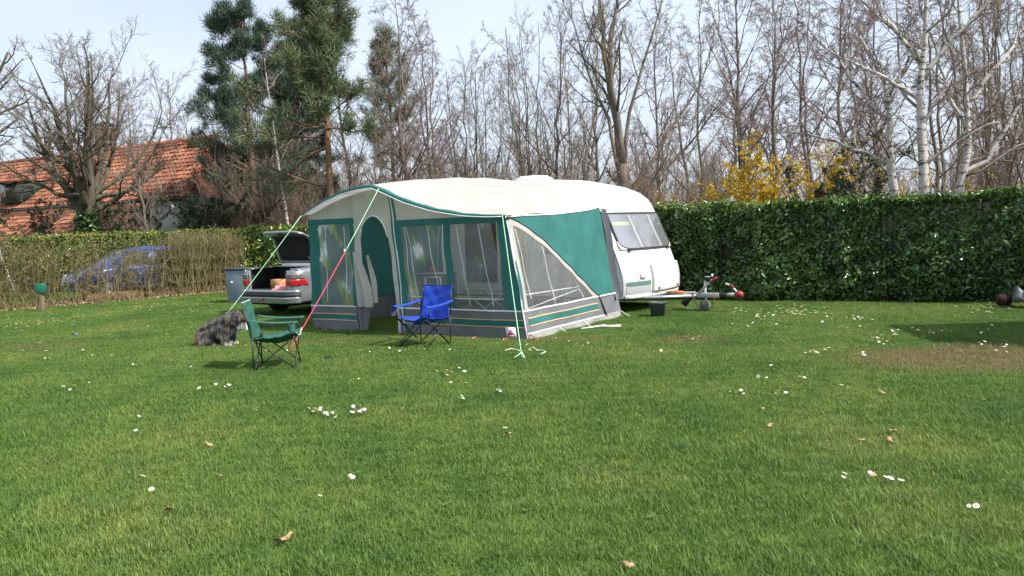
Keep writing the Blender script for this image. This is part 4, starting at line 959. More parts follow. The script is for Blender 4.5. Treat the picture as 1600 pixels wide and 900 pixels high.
MB().tube([(0.26, -0.03, 0.34), (0.255, -0.06, 0.26), (0.21, -0.09, 0.20)], 0.007, 5).build('lead_end', darkg, dg, smooth=True)
# striped box behind the dog
wc = thing('bottle_carrier', 'small black and white carrier standing on the lawn behind the dog', 'carrier', G(378, 517)+np.array([0.0, 0.1, 0]), RZA)
for k in range(4): MB().box((-0.15+0.10*k, 0, 0.09), (0.07, 0.16, 0.15)).build('white_panel', whitep, wc, bevel=0.008)
MB().box((0, 0, 0.20), (0.42, 0.19, 0.07)).build('carrier_top', zipm, wc, bevel=0.01); MB().box((0, 0, 0.012), (0.40, 0.18, 0.024)).build('carrier_base', zipm, wc)

# ================================================================== HEDGES
def leaves(mb, P, Nn, size, rng, fold=0.25, rnd=None, aspect=0.45, spread=0.8):
    """leaf: two quads folded on the midrib; P centres, Nn facing"""
    n = len(P)
    N_ = Nn+spread*rng.standard_normal((n, 3)); N_ /= np.linalg.norm(N_, axis=1, keepdims=True)
    t = rng.standard_normal((n, 3)); t -= (t*N_).sum(1, keepdims=True)*N_; t /= np.linalg.norm(t, axis=1, keepdims=True)
    b = np.cross(N_, t); s = (size*(0.6+0.8*rng.random(n)))[:, None]
    root, tip = P-t*s*0.5, P+t*s*0.5-N_*s*0.10
    l = P+b*s*aspect*0.5+N_*s*fold*0.3; r = P-b*s*aspect*0.5+N_*s*fold*0.3
    V = np.stack([root, l, tip, r], 1); i = np.arange(n)[:, None]*4
    mb.add(V.reshape(-1, 3), np.concatenate([i, i+1, i+2], 1), np.repeat(rng.random(n) if rnd is None else rnd, 4))
    mb.f.append(np.concatenate([i, i+2, i+3], 1)+mb.n-4*n)
lrl = attr_mat('laurel_leaf', [(0.0, (0.022, 0.056, 0.014)), (0.4, (0.046, 0.108, 0.022)), (0.75, (0.088, 0.17, 0.032)), (1.0, (0.22, 0.27, 0.055))], rough=0.28, transl=0.12, spec=0.6)
barkm = mat('hedge_stem', (0.06, 0.045, 0.03), rough=0.9, var=0.3, scale=10)
hrng = np.random.default_rng(11)
def hedge_pts(poly, width, h, dens, rng, face_side):
    out = []; nrm = []; 
    for (p, q) in zip(poly[:-1], poly[1:]):
        p = np.array(p); q = np.array(q); L_ = np.linalg.norm(q-p); d = (q-p)/L_; nv = np.array([d[1], -d[0]]); nv = nv*(1 if nv @ (-(p+q)/2) > 0 else -1)
        nf = int(L_*h*dens); nt_ = int(L_*width*dens*0.8)
        a = rng.random(nf)*L_; z = rng.random(nf)*h
        bul = 0.08*np.sin(a*1.9+z*2)+0.06*np.sin(a*4.3+1)+0.07*np.sin(z*3.3+a*0.7)+0.06*np.sin(a*9.1+z*6.0)*np.sin(z*7.3-a*3.0)
        dep = width/2+bul-np.abs(rng.standard_normal(nf))*0.10-0.10*smoothstep(0.25, 0.0, z)
        out.append(np.c_[p+d*a[:, None]+nv*dep[:, None], z]); nrm.append(np.tile([nv[0], nv[1], 0.35], (nf, 1)))
        a = rng.random(nt_)*L_; w = (rng.random(nt_)-0.5)*width
        z = h+0.03*np.sin(a*2.3)+0.03*np.sin(a*5.1+w*4)-np.abs(rng.standard_normal(nt_))*0.06+0.14*(rng.random(nt_) > 0.965)*rng.random(nt_)
        out.append(np.c_[p+d*a[:, None]+nv*w[:, None], z]); nrm.append(np.tile([0, 0, 1.0], (nt_, 1)))
    return np.concatenate(out), np.concatenate(nrm)
def laurel(name, label, poly, w, h, dens, size, side_, rng, lift=0.0):
    c = np.array(poly).mean(0); o = thing(name, label, 'hedge', (c[0], c[1], 0))
    P, Nn = hedge_pts(poly, w, h, dens, rng, side_)
    P = P-np.array([c[0], c[1], 0])
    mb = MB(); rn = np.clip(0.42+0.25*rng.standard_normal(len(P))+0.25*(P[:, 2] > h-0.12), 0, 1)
    yl = (np.sin(P[:, 0]*0.9+1.3)+np.sin(P[:, 0]*2.3+P[:, 2]*1.5) > 1.5); rn = np.clip(rn+0.22*yl+lift, 0, 1)  # lift puts sunlit brightness into the leaf colour
    leaves(mb, P, Nn, size, rng, rnd=rn); fo_ = mb.build('foliage', lrl, o); fo_['kind'] = 'stuff'
    sm = MB()
    for p, q in zip(poly[:-1], poly[1:]):
        p = np.array(p)-c; q = np.array(q)-c; d = (q-p)/np.linalg.norm(q-p); nv = np.array([d[1], -d[0]])
        k = int(np.linalg.norm(q-p)*26)
        a = rng.random(k)*np.linalg.norm(q-p); ww = (rng.random(k)-0.5)*w*0.75
        b0 = np.c_[p+d*a[:, None]+nv*ww[:, None], np.zeros(k)]
        lean = np.clip(rng.standard_normal((k, 2)), -1, 1)*0.05
        Pth = np.stack([b0, b0+np.c_[lean*0.5, np.full(k, h*0.5)], b0+np.c_[lean, np.full(k, h*0.93)]], 1)
        sm.tubes(Pth, np.tile([0.02, 0.014, 0.006], (k, 1)), 3)
        # closed dark box added inside to block light through the leaves
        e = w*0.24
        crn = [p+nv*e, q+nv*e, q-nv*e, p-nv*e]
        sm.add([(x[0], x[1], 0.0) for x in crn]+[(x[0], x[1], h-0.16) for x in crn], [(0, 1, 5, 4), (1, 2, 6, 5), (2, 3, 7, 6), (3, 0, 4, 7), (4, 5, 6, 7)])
    st_ = sm.build('stems', mat('hedge_stem_core', (0.018, 0.022, 0.010), rough=1.0, var=0.4, scale=12), o); st_['kind'] = 'stuff'  # real stems joined with the light-blocking core
    return o
R0, R1 = G(1060, 470), G(1600, 476)
dR = (R1-R0)/np.linalg.norm(R1-R0); nR = np.array([-dR[1], dR[0], 0])   # away from the camera
if nR[1] < 0: nR = -nR
HC = np.array([-9.0, 25.6, 0])
pA = R1+dR*6+nR*0.42; pB = R0+nR*0.42
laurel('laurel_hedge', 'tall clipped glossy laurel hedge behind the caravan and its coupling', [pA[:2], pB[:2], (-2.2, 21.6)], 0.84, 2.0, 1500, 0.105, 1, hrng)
laurel('laurel_hedge', 'sunlit yellow green laurel hedge behind the raised boot lid', [(-2.2, 21.6), (-4.4, 26.0), (-9.3, 26.3), (-17.5, 28.6)], 0.8, 1.98, 1000, 0.13, 1, hrng, 0.34)  # leaf colour raised here to look sunlit

# bare hedge on the left
bh = thing('bare_hedge', 'clipped hedge of bare brown twigs in front of the blue car', 'hedge', (HA[0], HA[1], 0))
brng = np.random.default_rng(21)
hm = MB(); LH = np.linalg.norm(HB-HA)+0.15
def bare(n, a0, a1, thick, hmin=1.6):
    a = a0+(a1-a0)*brng.random(n); w = brng.normal(0, thick, n)
    base = HD*a[:, None]+HN*(w+0.25)[:, None]
    hh2 = hmin+brng.random(n)*(1.98-hmin)
    k = 6; zz = np.linspace(0, 1, k)
    lean = brng.standard_normal((n, 2))*0.20
    wig = np.cumsum(brng.standard_normal((n, k, 2))*0.05, axis=1)
    Pth = np.zeros((n, k, 3)); Pth[:, :, :2] = base[:, None, :2]+lean[:, None]*zz[None, :, None]+wig; Pth[:, :, 2] = hh2[:, None]*zz
    Pth[:, 0, :2] = base[:, :2]
    hm.tubes(Pth, np.linspace(0.0085, 0.003, k)[None]*(0.7+0.6*brng.random((n, 1))), 3, brng.random(n))
    m_ = 5; idx = np.repeat(np.arange(n), m_); lv = brng.integers(1, k-1, len(idx)); st_ = Pth[idx, lv]
    d2 = np.stack([brng.standard_normal(len(idx))*0.7, brng.standard_normal(len(idx))*0.7, 0.3+0.6*brng.random(len(idx))], -1); d2 /= np.linalg.norm(d2, axis=1, keepdims=True)
    l2 = 0.18+0.35*brng.random(len(idx))
    mid = st_+d2*(l2*0.55)[:, None]; end = mid+(d2+0.5*brng.standard_normal(d2.shape))*(l2*0.45)[:, None]
    end[:, 2] = np.minimum(end[:, 2], 1.98+0.03*brng.standard_normal(len(end))); mid[:, 2] = np.minimum(mid[:, 2], 1.96)
    hm.tubes(np.stack([st_, mid, end], 1), np.tile([0.0045, 0.0035, 0.002], (len(idx), 1)), 3, brng.random(len(idx)))
bare(640, -4.0, 1.3, 0.16, 1.5); bare(215, 1.3, 4.7, 0.12, 1.1); bare(640, 4.7, LH, 0.17, 1.7)
bo = hm.build('twigs', attr_mat('hedge_twig', [(0.0, (0.11, 0.085, 0.04)), (0.5, (0.215, 0.175, 0.08)), (0.85, (0.30, 0.255, 0.12)), (1.0, (0.34, 0.33, 0.16))], rough=0.85), bh); bo['kind'] = 'stuff'
# sparse small leaves, greener to the left and along the top
n = 9000; a = -4+(LH+4)*brng.random(n); z = 2.0*brng.random(n)**0.55
kp = brng.random(n) < np.where(a < 2.4, 0.95, np.where(z > 1.55, 0.75, 0.22)); a, z = a[kp], z[kp]
P = HD*a[:, None]+HN*(0.25+brng.normal(0, 0.17, len(a)))[:, None]; P[:, 2] = z
lm = MB(); leaves(lm, P, np.tile([0.3, -0.6, 0.6], (len(P), 1)), 0.055, brng, aspect=0.6)
lo = lm.build('leaves', attr_mat('hedge_leaf', [(0.0, (0.055, 0.085, 0.018)), (0.5, (0.12, 0.15, 0.03)), (0.85, (0.26, 0.22, 0.05)), (1.0, (0.36, 0.24, 0.06))], rough=0.6, transl=0.25), bh); lo['kind'] = 'stuff'
# dry litter and pale grass along its foot
n = 2600; a = -4+(LH+4.2)*brng.random(n); P = HD*a[:, None]+HN*brng.normal(-0.06, 0.16, n)[:, None]; P[:, 2] = 0.03+0.03*brng.random(n)
lt = MB(); leaves(lt, P, np.tile([0, 0, 1.0], (n, 1)), 0.07, brng, aspect=0.6)
az = brng.random(1800)*6.28; a = np.concatenate([2.2+1.3*brng.random(900), -2+(LH+2)*brng.random(900)]); b0 = HD*a[:, None]+HN*brng.normal(-0.10, 0.12, 1800)[:, None]
e_ = b0+np.stack([np.cos(az)*0.16, np.sin(az)*0.16, 0.12+0.2*brng.random(1800)], -1)
lt.tubes(np.stack([b0, (b0+e_)/2+np.array([0, 0, 0.06]), e_], 1), np.tile([0.004, 0.003, 0.001], (1800, 1)), 3, brng.random(1800))
li_ = lt.build('dry_litter', attr_mat('dry_litter', [(0.0, (0.16, 0.10, 0.05)), (0.5, (0.30, 0.21, 0.11)), (1.0, (0.45, 0.36, 0.22))], rough=0.9), bh); li_['kind'] = 'stuff'
# marker post
mp_ = thing('marker_post', 'short wooden post with a green metal cap at the foot of bare hedge', 'post', G(67, 488))
MB().box((0, 0, 0.26), (0.085, 0.085, 0.56)).build('post', mat('grey_wood', (0.20, 0.15, 0.10), rough=0.9, var=0.3, scale=12, stretch=(1, 1, 0.2)), mp_, bevel=0.006)
MB().box((0, 0, 0.60), (0.22, 0.14, 0.24)).build('green_cap', mat('post_green', (0.01, 0.13, 0.085), rough=0.5, var=0.1), mp_, bevel=0.015)

# ================================================================== SMALL THINGS ON THE LAWN
dm = MB(); pet = 14
for k in range(pet):
    a0 = 2*math.pi*k/pet; c, s = math.cos(a0), math.sin(a0); w = 0.19
    dm.add([(0.3*c-w*0.35*-s*-1, 0.3*s-w*0.35*c, 0.02), (0.3*c+w*0.35*-s, 0.3*s+w*0.35*c, 0.02), (c+w*-s*0.8, s+w*c*0.8, 0.10), (1.08*c, 1.08*s, 0.06), (c-w*-s*0.8, s-w*c*0.8, 0.10)], [(0, 1, 2, 3, 4)])
ctr = MB().lathe([(0.40, 0.0), (0.36, 0.14), (0.2, 0.22), (0.0, 0.24)], n=10)
petal_me = dm.mesh('daisy'); petal_me.materials.append(mat('daisy_white', (0.82, 0.82, 0.80), rough=0.7)); petal_me.materials.append(mat('daisy_yellow', (0.75, 0.50, 0.03), rough=0.7)); petal_me.materials.append(mat('daisy_stalk', (0.10, 0.18, 0.04), rough=0.7))
# one flower = petals + centre + stalk in one small mesh
import bmesh
bmd = bmesh.new(); bmd.from_mesh(petal_me); nf0 = len(bmd.faces)
tmp = ctr.mesh('c'); bmd.from_mesh(tmp); bmd.faces.ensure_lookup_table()
for f in bmd.faces[nf0:]: f.material_index = 1
nf1 = len(bmd.faces)
tmp2 = MB().tube([(0, 0, 0.02), (0.1, 0.05, -1.2), (0.0, 0.1, -2.6)], 0.09, 4).mesh('s'); bmd.from_mesh(tmp2); bmd.faces.ensure_lookup_table()
for f in bmd.faces[nf1:]: f.material_index = 2
bmd.to_mesh(petal_me); bmd.free()
drng = np.random.default_rng(77)
spots = []
def cl_(x, y, rx, ry, n):
    for _ in range(n):
        spots.append((x+drng.normal(0, rx*0.5), y+drng.normal(0, ry*0.5)))
# read off the photograph: singles and clumps
for p in [(545, 758), (552, 762), (548, 757), (1318, 760), (1320, 757), (1360, 754), (1384, 760), (1392, 764), (1408, 769), (1514, 807), (1525, 811), (1482, 806), (224, 759), (238, 782), (197, 782), (501, 790), (213, 684), (238, 662), (218, 662), (102, 615), (110, 617), (118, 611), (140, 606), (100, 613), (208, 576), (214, 577), (222, 578), (213, 578), (292, 579), (299, 580), (316, 578), (332, 576), (338, 610), (342, 614), (352, 612), (358, 611), (360, 612), (312, 617), (397, 651), (401, 650), (412, 649), (630, 650), (561, 600), (520, 655), (722, 628), (719, 633), (724, 632), (728, 606), (732, 605), (705, 608), (785, 658), (790, 683), (1141, 622), (1150, 625), (1158, 621), (1162, 624), (1186, 622), (1212, 624), (1216, 622), (1228, 625), (1250, 598), (1257, 601), (1035, 637), (1030, 625), (1312, 618), (1315, 614), (1325, 615), (1173, 595), (1185, 599), (1198, 599), (1192, 581), (1205, 581), (1210, 586), (72, 554), (78, 567), (71, 567), (36, 553), (62, 541), (130, 554), (145, 562), (161, 564), (175, 563), (159, 530), (170, 528), (176, 531), (262, 527), (211, 505), (228, 518), (232, 514)]: spots.append(p)
cl_(491, 651, 8, 4, 6); cl_(512, 655, 12, 5, 9); cl_(558, 652, 14, 7, 14); cl_(525, 657, 8, 4, 4); cl_(780, 620, 10, 6, 4); cl_(700, 590, 40, 12, 8)
cl_(1250, 493, 60, 14, 34); cl_(1245, 492, 22, 9, 26); cl_(1185, 505, 40, 14, 26); cl_(1340, 504, 34, 4, 16); cl_(1155, 488, 14, 6, 8); cl_(1370, 541, 18, 7, 18); cl_(1290, 553, 12, 5, 6); cl_(1270, 560, 14, 6, 7); cl_(1395, 527, 25, 6, 10); cl_(1530, 487, 40, 8, 18); cl_(1075, 533, 14, 4, 5); cl_(1045, 553, 14, 6, 4); cl_(1330, 516, 40, 14, 10); cl_(1450, 525, 60, 14, 12); cl_(1347, 562, 8, 4, 4)
cl_(200, 482, 90, 9, 46); cl_(60, 505, 60, 12, 26); cl_(270, 478, 70, 12, 30); cl_(30, 512, 40, 10, 14); cl_(330, 470, 40, 12, 14); cl_(620, 555, 60, 10, 9); cl_(395, 545, 30, 14, 10); cl_(845, 540, 50, 12, 10); cl_(930, 540, 60, 14, 12); cl_(1560, 540, 50, 30, 14); cl_(120, 495, 80, 12, 20)
spots = [p for p in spots if 0 < p[0] < 1600 and p[1] > 466]
gp = np.array([G(*p) for p in spots])
q = gp[:, :2]; clear = ~under_awning(q)
gp = gp[clear]; gp = gp[np.argsort(np.hypot(gp[:, 0], gp[:, 1]))]
first = True
for k, p in enumerate(gp[:300]):
    d = bpy.data.objects.new('daisy', petal_me); col.objects.link(d)
    s = (0.0125+0.004*min(1, p[1]/14))*(0.8+0.5*drng.random()); d.location = (p[0], p[1], s*2.5+0.024+0.008*drng.random()); d.scale = (s, s, s)
    d.rotation_euler = (drng.normal(0.25, 0.25), drng.normal(0, 0.25), drng.random()*6.28)
    tag(d, 'small white daisy flowering in the lawn', 'daisy', 'daisies in the lawn')
if len(gp) > 300:
    po = bpy.data.objects.new('daisy_piece', petal_me)
    fd = instancer('far_daisies', [po], np.c_[gp[300:, :2], np.full(len(gp)-300, 0.06)], drng.random(len(gp)-300)*6, drng.uniform(0.017, 0.024, len(gp)-300))
    tag(fd, 'distant scattered white daisies in the lawn near the hedges', 'daisies', kind='stuff')
# fallen leaves
lfm = mat('dead_leaf', (0.42, 0.30, 0.17), rough=0.85, col2=(0.28, 0.18, 0.09), scale=30)
def leaf_mesh(seed):
    rg = np.random.default_rng(seed); n_ = 16; poly = []
    for k in range(n_):
        a0 = 2*math.pi*k/n_; r = (0.030+0.020*abs(math.cos(a0)))*(1.15 if k % 2 else 0.72)*(0.85+0.3*rg.random())
        poly.append((r*math.cos(a0)*1.2, r*math.sin(a0), 0.012*math.cos(2*a0)+0.006*rg.standard_normal()))
    V_ = [(0, 0, 0.004)]+poly+[(x*0.97, y*0.97, z-0.0025) for x, y, z in poly]
    F_ = [(0, k+1, (k+1) % n_+1) for k in range(n_)]+[(k+1, k+1+n_, (k+1) % n_+1+n_, (k+1) % n_+1) for k in range(n_)]
    mb_ = MB().add(V_, F_); mb_.tube([(0.05, 0, 0), (0.085, 0.006, -0.006)], 0.002, 4)
    me = mb_.mesh('fallen_leaf'); me.materials.append(lfm); return me
lms = [leaf_mesh(k) for k in range(4)]
for k, (x, y) in enumerate([(438, 855), (264, 807), (328, 702), (416, 634), (795, 685), (983, 895), (1378, 619), (1191, 645), (1200, 673), (1394, 681), (1391, 696), (1361, 753), (1345, 696), (448, 850), (300, 490), (308, 488), (693, 588), (1536, 632), (344, 753), (698, 591), (1075, 573)]):
    p = G(x, y); o = bpy.data.objects.new('fallen_leaf', lms[k % 4]); col.objects.link(o)
    s = 0.62*(0.75+0.5*drng.random()); o.location = (p[0], p[1], 0.045); o.scale = (s, s, s); o.rotation_euler = (drng.normal(0, .35), drng.normal(0, .35), drng.random()*6.28)
    tag(o, 'dry curled brown oak leaf lying on the grass', 'leaf', 'fallen leaves on the lawn')
o = MB().patch(lambda u, v: (0.11*(u-0.5)*(1-0.3*v), 0.09*(v-0.5), 0.03+0.02*math.sin(5*u)*math.cos(4*v)), 8, 8).build('blue_wrapper', mat('blue_wrapper', (0.10, 0.14, 0.32), rough=0.4), smooth=True, thick=0.003); o.location = tuple(G(118, 526)); o.location[2] = 0.02
tag(o, 'crumpled small blue wrapper lying on the lawn', 'litter')
o = MB().patch(lambda u, v: ((0.05+0.012*math.sin(u*30))*math.cos(6.283*u)*math.cos(v*1.57), (0.045+0.01*math.sin(u*21))*math.sin(6.283*u)*math.cos(v*1.57), 0.055*math.sin(v*1.57)), 20, 6).build('earth_clod', mat('dark_earth', (0.03, 0.024, 0.018), rough=1.0), smooth=True); o.location = tuple(G(513, 563)+np.array([0, 0, 0.012]))
tag(o, 'small dark clod of earth on the lawn right of the green chair', 'clod')

# coupling of the neighbour's trailer at the hedge foot, grey cover over it
tc_ = thing('trailer_coupling', 'trailer drawbar with red coupling head and grey cover both darkened for shade at the hedge foot', 'trailer', G(1568, 483), math.atan2(dR[1], dR[0]))
MB().tube([(0.15, 0.1, 0.20), (3.2, 0.1, 0.26)], 0.04, 6).build('drawbar', galv, tc_)
MB().lathe([(0, 0), (0.07, 0.0), (0.10, 0.05), (0.10, 0.14), (0.06, 0.22), (0, 0.23)], (-0.10, 0.1, 0.14), 14, 'x').build('coupling_head', mat('shade_dark_red', (0.025, 0.006, 0.007), rough=0.9), tc_, smooth=True)  # red darkened in its colour to stand in for shade
MB().box((0.05, 0.1, 0.03), (0.2, 0.15, 0.06)).build('support_block', darkg, tc_)
MB().patch(lambda u, v: (0.12+0.42*u, 0.1+0.16*math.sin((v-0.5)*3.6), 0.10+(0.24+0.07*math.sin(u*11)+0.04*math.sin(v*17+u*5))*math.cos((v-0.5)*2.9)*(0.65+0.5*math.sin(u*2.6))), 18, 14).build('cover', mat('shade_dark_cover', (0.05, 0.053, 0.065), rough=0.5, var=0.3, scale=9), tc_, smooth=True)  # shade on the cover is put into its dark colour
MB().box((2.2, 0.1, 0.5), (1.6, 1.2, 0.45)).build('trailer_box', gelg, tc_, bevel=0.02)
for sy in (-1, 1): MB().lathe([(0, -0.07), (0.25, -0.07), (0.27, 0), (0.25, 0.07), (0, 0.07)], (2.3, 0.1+sy*0.7, 0.27), 20, 'y').build('wheel', darkg, tc_)

# a second caravan beyond the right edge: its shadow reaches the lawn
c2 = thing('neighbouring_caravan', 'cream caravan standing beside the lawn right of the hedge end', 'caravan', (7.0, 8.95, 0), rad(-6))
pr2 = [(0, .35), (-.05, 1.0), (.08, 2.0), (.30, 2.50), (.75, 2.68), (2.2, 2.72), (3.6, 2.66), (4.0, 2.4), (4.15, 1.6), (4.1, .35)]
mb = MB().prism(pr2, lambda x, z, d: (x, d, z), 1.75); mb.build('body', gel, c2, bevel=0.12)
MB().box((2.0, -0.01, 1.5), (1.1, 0.03, 0.55)).build('window', dglass, c2, bevel=0.01)
for sy in (0.1, 1.65): MB().lathe([(0, -0.09), (0.27, -0.09), (0.30, 0), (0.27, 0.09), (0, 0.09)], (2.2, sy, 0.30), 24, 'y').build('wheel', darkg, c2)
for x_ in (0.4, 3.7): MB().box((x_, 0.9, 0.18), (0.06, 0.06, 0.36)).build('leg', galv, c2)

# ================================================================== HOUSE
hs_p = atD(300, 33.5); hs_l = atD(-60, 42)
hd = hs_l-hs_p; hL = np.linalg.norm(hd); hd /= hL
hs = thing('farmhouse', 'long low farmhouse with orange tiled roof behind the oak', 'house', hs_p, math.atan2(hd[1], hd[0]))
# local x along the house to the left, y: away is -y (right-handed) -> front faces +y? checked below
yl = np.array([-hd[1], hd[0]]); FS = 1 if yl @ np.array(-hs_p[:2]) > 0 else -1     # FS*y points to the camera
tile = attr_mat('roof_tile', [(0.0, (0.20, 0.075, 0.045)), (0.35, (0.31, 0.115, 0.065)), (0.75, (0.38, 0.15, 0.085)), (1.0, (0.33, 0.18, 0.11))], rough=0.85, world_noise=0.9, noise_cols=[(0.72, 0.72, 0.66), (1.08, 1.05, 1.0)])
brick = mat('house_brick', (0.20, 0.10, 0.065), rough=0.9, var=0.25, scale=8, bump=0.3); timber = mat('dark_timber', (0.03, 0.04, 0.03), rough=0.8, var=0.3, scale=10, stretch=(3, 3, 0.3))
Wd = 7.0; EZ = 3.45; RZ = 6.35; XL = hL+6
trg = np.random.default_rng(9)
def tiles(name, x0, x1, y0, z0, y1, z1, par, hip0=0.0, tw=0.26, th=0.34):
    """rows of pantiles on a slope from the eave (y0,z0) up to (y1,z1); hip0 leans the x0 end in"""
    sl_ = math.hypot(y1-y0, z1-z0); rows = int(sl_/th); mb = MB(); ny, nz = -(z1-z0)/sl_*np.sign(y1-y0), abs(y1-y0)/sl_
    nv = np.array([0, -(z1-z0)/sl_*(1 if y1 > y0 else -1)*1.0, abs(y1-y0)/sl_])
    V_ = []; R_ = []
    for r in range(rows):
        f0, f1 = r/rows, min(1.0, (r+1.12)/rows); xs = x0+hip0*f0; k = int((x1-xs)/tw)
        for c in range(k):
            xa = xs+c*tw; lift = 0.045+0.012*trg.standard_normal()
            pa = np.array([0, y0+(y1-y0)*f0, z0+(z1-z0)*f0])+nv*lift; pb = np.array([0, y0+(y1-y0)*f1, z0+(z1-z0)*f1])+nv*0.006
            X0, X1 = np.array([xa+0.005, 0, 0]), np.array([xa+tw-0.005, 0, 0]); X5 = np.array([xa+tw*0.6, 0, 0])
            dn = nv*0.05
            V_.append([pa+X0, pa+X5+nv*0.03, pb+X5+nv*0.03, pb+X0]); V_.append([pa+X5+nv*0.03, pa+X1-nv*0.005, pb+X1-nv*0.005, pb+X5+nv*0.03])
            V_.append([pa+X0-dn, pa+X1-dn, pa+X1, pa+X0+nv*0.015])
            R_ += [trg.random()]*3
    mb.quads(np.array(V_), np.array(R_)); o = mb.build(name, tile, par); o['kind'] = 'stuff'; return o
yf, yb = FS*0.0, -FS*Wd
# walls
MB().box((XL/2, -FS*Wd/2, EZ/2), (XL, Wd-0.4, EZ)).build('wall', brick, hs)
rfm = MB(); hip = 2.2
rfm.add([(-.2, FS*.3, EZ), (XL, FS*.3, EZ), (XL, -FS*Wd/2, RZ), (hip, -FS*Wd/2, RZ), (-.2, -FS*(Wd+.3), EZ), (XL, -FS*(Wd+.3), EZ)], [(0, 1, 2, 3), (3, 2, 5, 4), (0, 3, 4), (0, 4, 5, 1)])
rf_ = rfm.build('roof', mat('roof_under', (0.22, 0.07, 0.04), rough=0.9), hs)
tiles('tiles', -.2, XL, FS*.3, EZ+.02, -FS*Wd/2, RZ+.02, rf_, hip)
MB().tube([(hip-0.1, -FS*Wd/2, RZ+.06), (XL, -FS*Wd/2, RZ+.06)], 0.13, 6).build('ridge', mat('ridge_tile', (0.36, 0.11, 0.05), rough=0.9, var=0.2, scale=4), rf_)
MB().tube([(hip, -FS*Wd/2, RZ+.06), (-.2, FS*.3, EZ+.06)], 0.12, 6).build('hip_ridge', mat('ridge_tile', (0.3, 0.1, 0.05)), rf_)
MB().box((XL/2, FS*.36, EZ-.04), (XL, 0.12, 0.12)).build('gutter', mat('gutter', (0.04, 0.04, 0.04), rough=0.5), hs)
# lean-to roofs below the eave and dark timber front
for x0, x1 in ((4.9, 7.6), (9.0, 13.5), (15, 20)):
    lr = MB().add([(x0, FS*.35, 3.1), (x1, FS*.35, 3.1), (x1, FS*1.9, 2.15), (x0, FS*1.9, 2.15), (x0, FS*.35, 3.0), (x1, FS*.35, 3.0), (x1, FS*1.9, 2.05), (x0, FS*1.9, 2.05)], [(0, 1, 2, 3), (4, 5, 6, 7), (3, 2, 6, 7), (0, 3, 7, 4), (1, 2, 6, 5)]).build('lean_to_roof', mat('roof_under', (0.22, 0.07, 0.04)), hs)
    tiles('tiles', x0, x1, FS*1.92, 2.17, FS*.35, 3.12, lr)
    MB().box(((x0+x1)/2, FS*0.9, 1.03), (x1-x0-0.3, 1.4, 2.06)).build('lean_to_wall', timber, hs)
    for k in range(2):
        wx = x0+(x1-x0)*(0.33+0.36*k)
        w_ = MB().box((wx, FS*1.62, 1.25), (0.62, 0.06, 0.95)).build('window', dglass, hs)
        for c_, s_ in (((wx, FS*1.66, 1.25), (0.04, 0.04, 0.95)), ((wx, FS*1.66, 1.73), (0.70, 0.05, 0.05)), ((wx, FS*1.66, 0.77), (0.70, 0.05, 0.05)), ((wx-.33, FS*1.66, 1.25), (0.05, 0.05, 0.95)), ((wx+.33, FS*1.66, 1.25), (0.05, 0.05, 0.95))):
            MB().box(c_, s_).build('window_bar', gelg, w_)
# dormer
dx = 12.6
dr_ = MB().box((dx, -FS*0.55, 4.35), (1.5, 1.5, 1.1)).build('dormer', timber, hs)
MB().box((dx+0.2, FS*0.215, 4.42), (0.85, 0.05, 0.62)).build('dormer_window', dglass, dr_); MB().box((dx+0.2, FS*0.25, 4.42), (0.06, 0.04, 0.62)).build('window_bar', gelg, dr_)
MB().box((dx, -FS*0.45, 4.95), (1.8, 1.9, 0.10), (rad(-8*FS), 'X')).build('dormer_roof', mat('roof_under', (0.2, 0.07, 0.04)), dr_)
ch = MB().box((10.2, -FS*Wd/2, RZ+0.45), (0.75, 0.7, 1.3)).build('chimney', brick, hs)
MB().box((10.2, -FS*Wd/2, RZ+1.13), (0.9, 0.85, 0.10)).build('chimney_course', brick, ch)
MB().box((10.2, -FS*Wd/2, RZ+1.42), (0.95, 0.9, 0.22), taper=0.2).build('chimney_cowl', mat('lead', (0.06, 0.07, 0.08), rough=0.6), ch)
for sx in (-1, 1):
    for sy in (-1, 1): MB().box((10.2+sx*.3, -FS*Wd/2+sy*.28, RZ+1.25), (0.06, 0.06, 0.16)).build('cowl_leg', darkg, ch)
MB().box((1.2, FS*0.02-FS*0.17, 2.6), (2.4, 0.5, 1.7)).build('white_gable_panel', mat('white_wash', (0.62, 0.62, 0.58), rough=0.9, var=0.08), hs)
# thin leaning pole at the left
lp_ = MB().tube([atD(16, 30)*0, (-0.75, 0, 2.6)], 0.045, 8).build('white_pole', mat('pole_white', (0.6, 0.6, 0.58), rough=0.6), smooth=True); lp_.location = tuple(atD(18, 27)); tag(lp_, 'thin pale leaning pole in front of the farmhouse', 'pole')

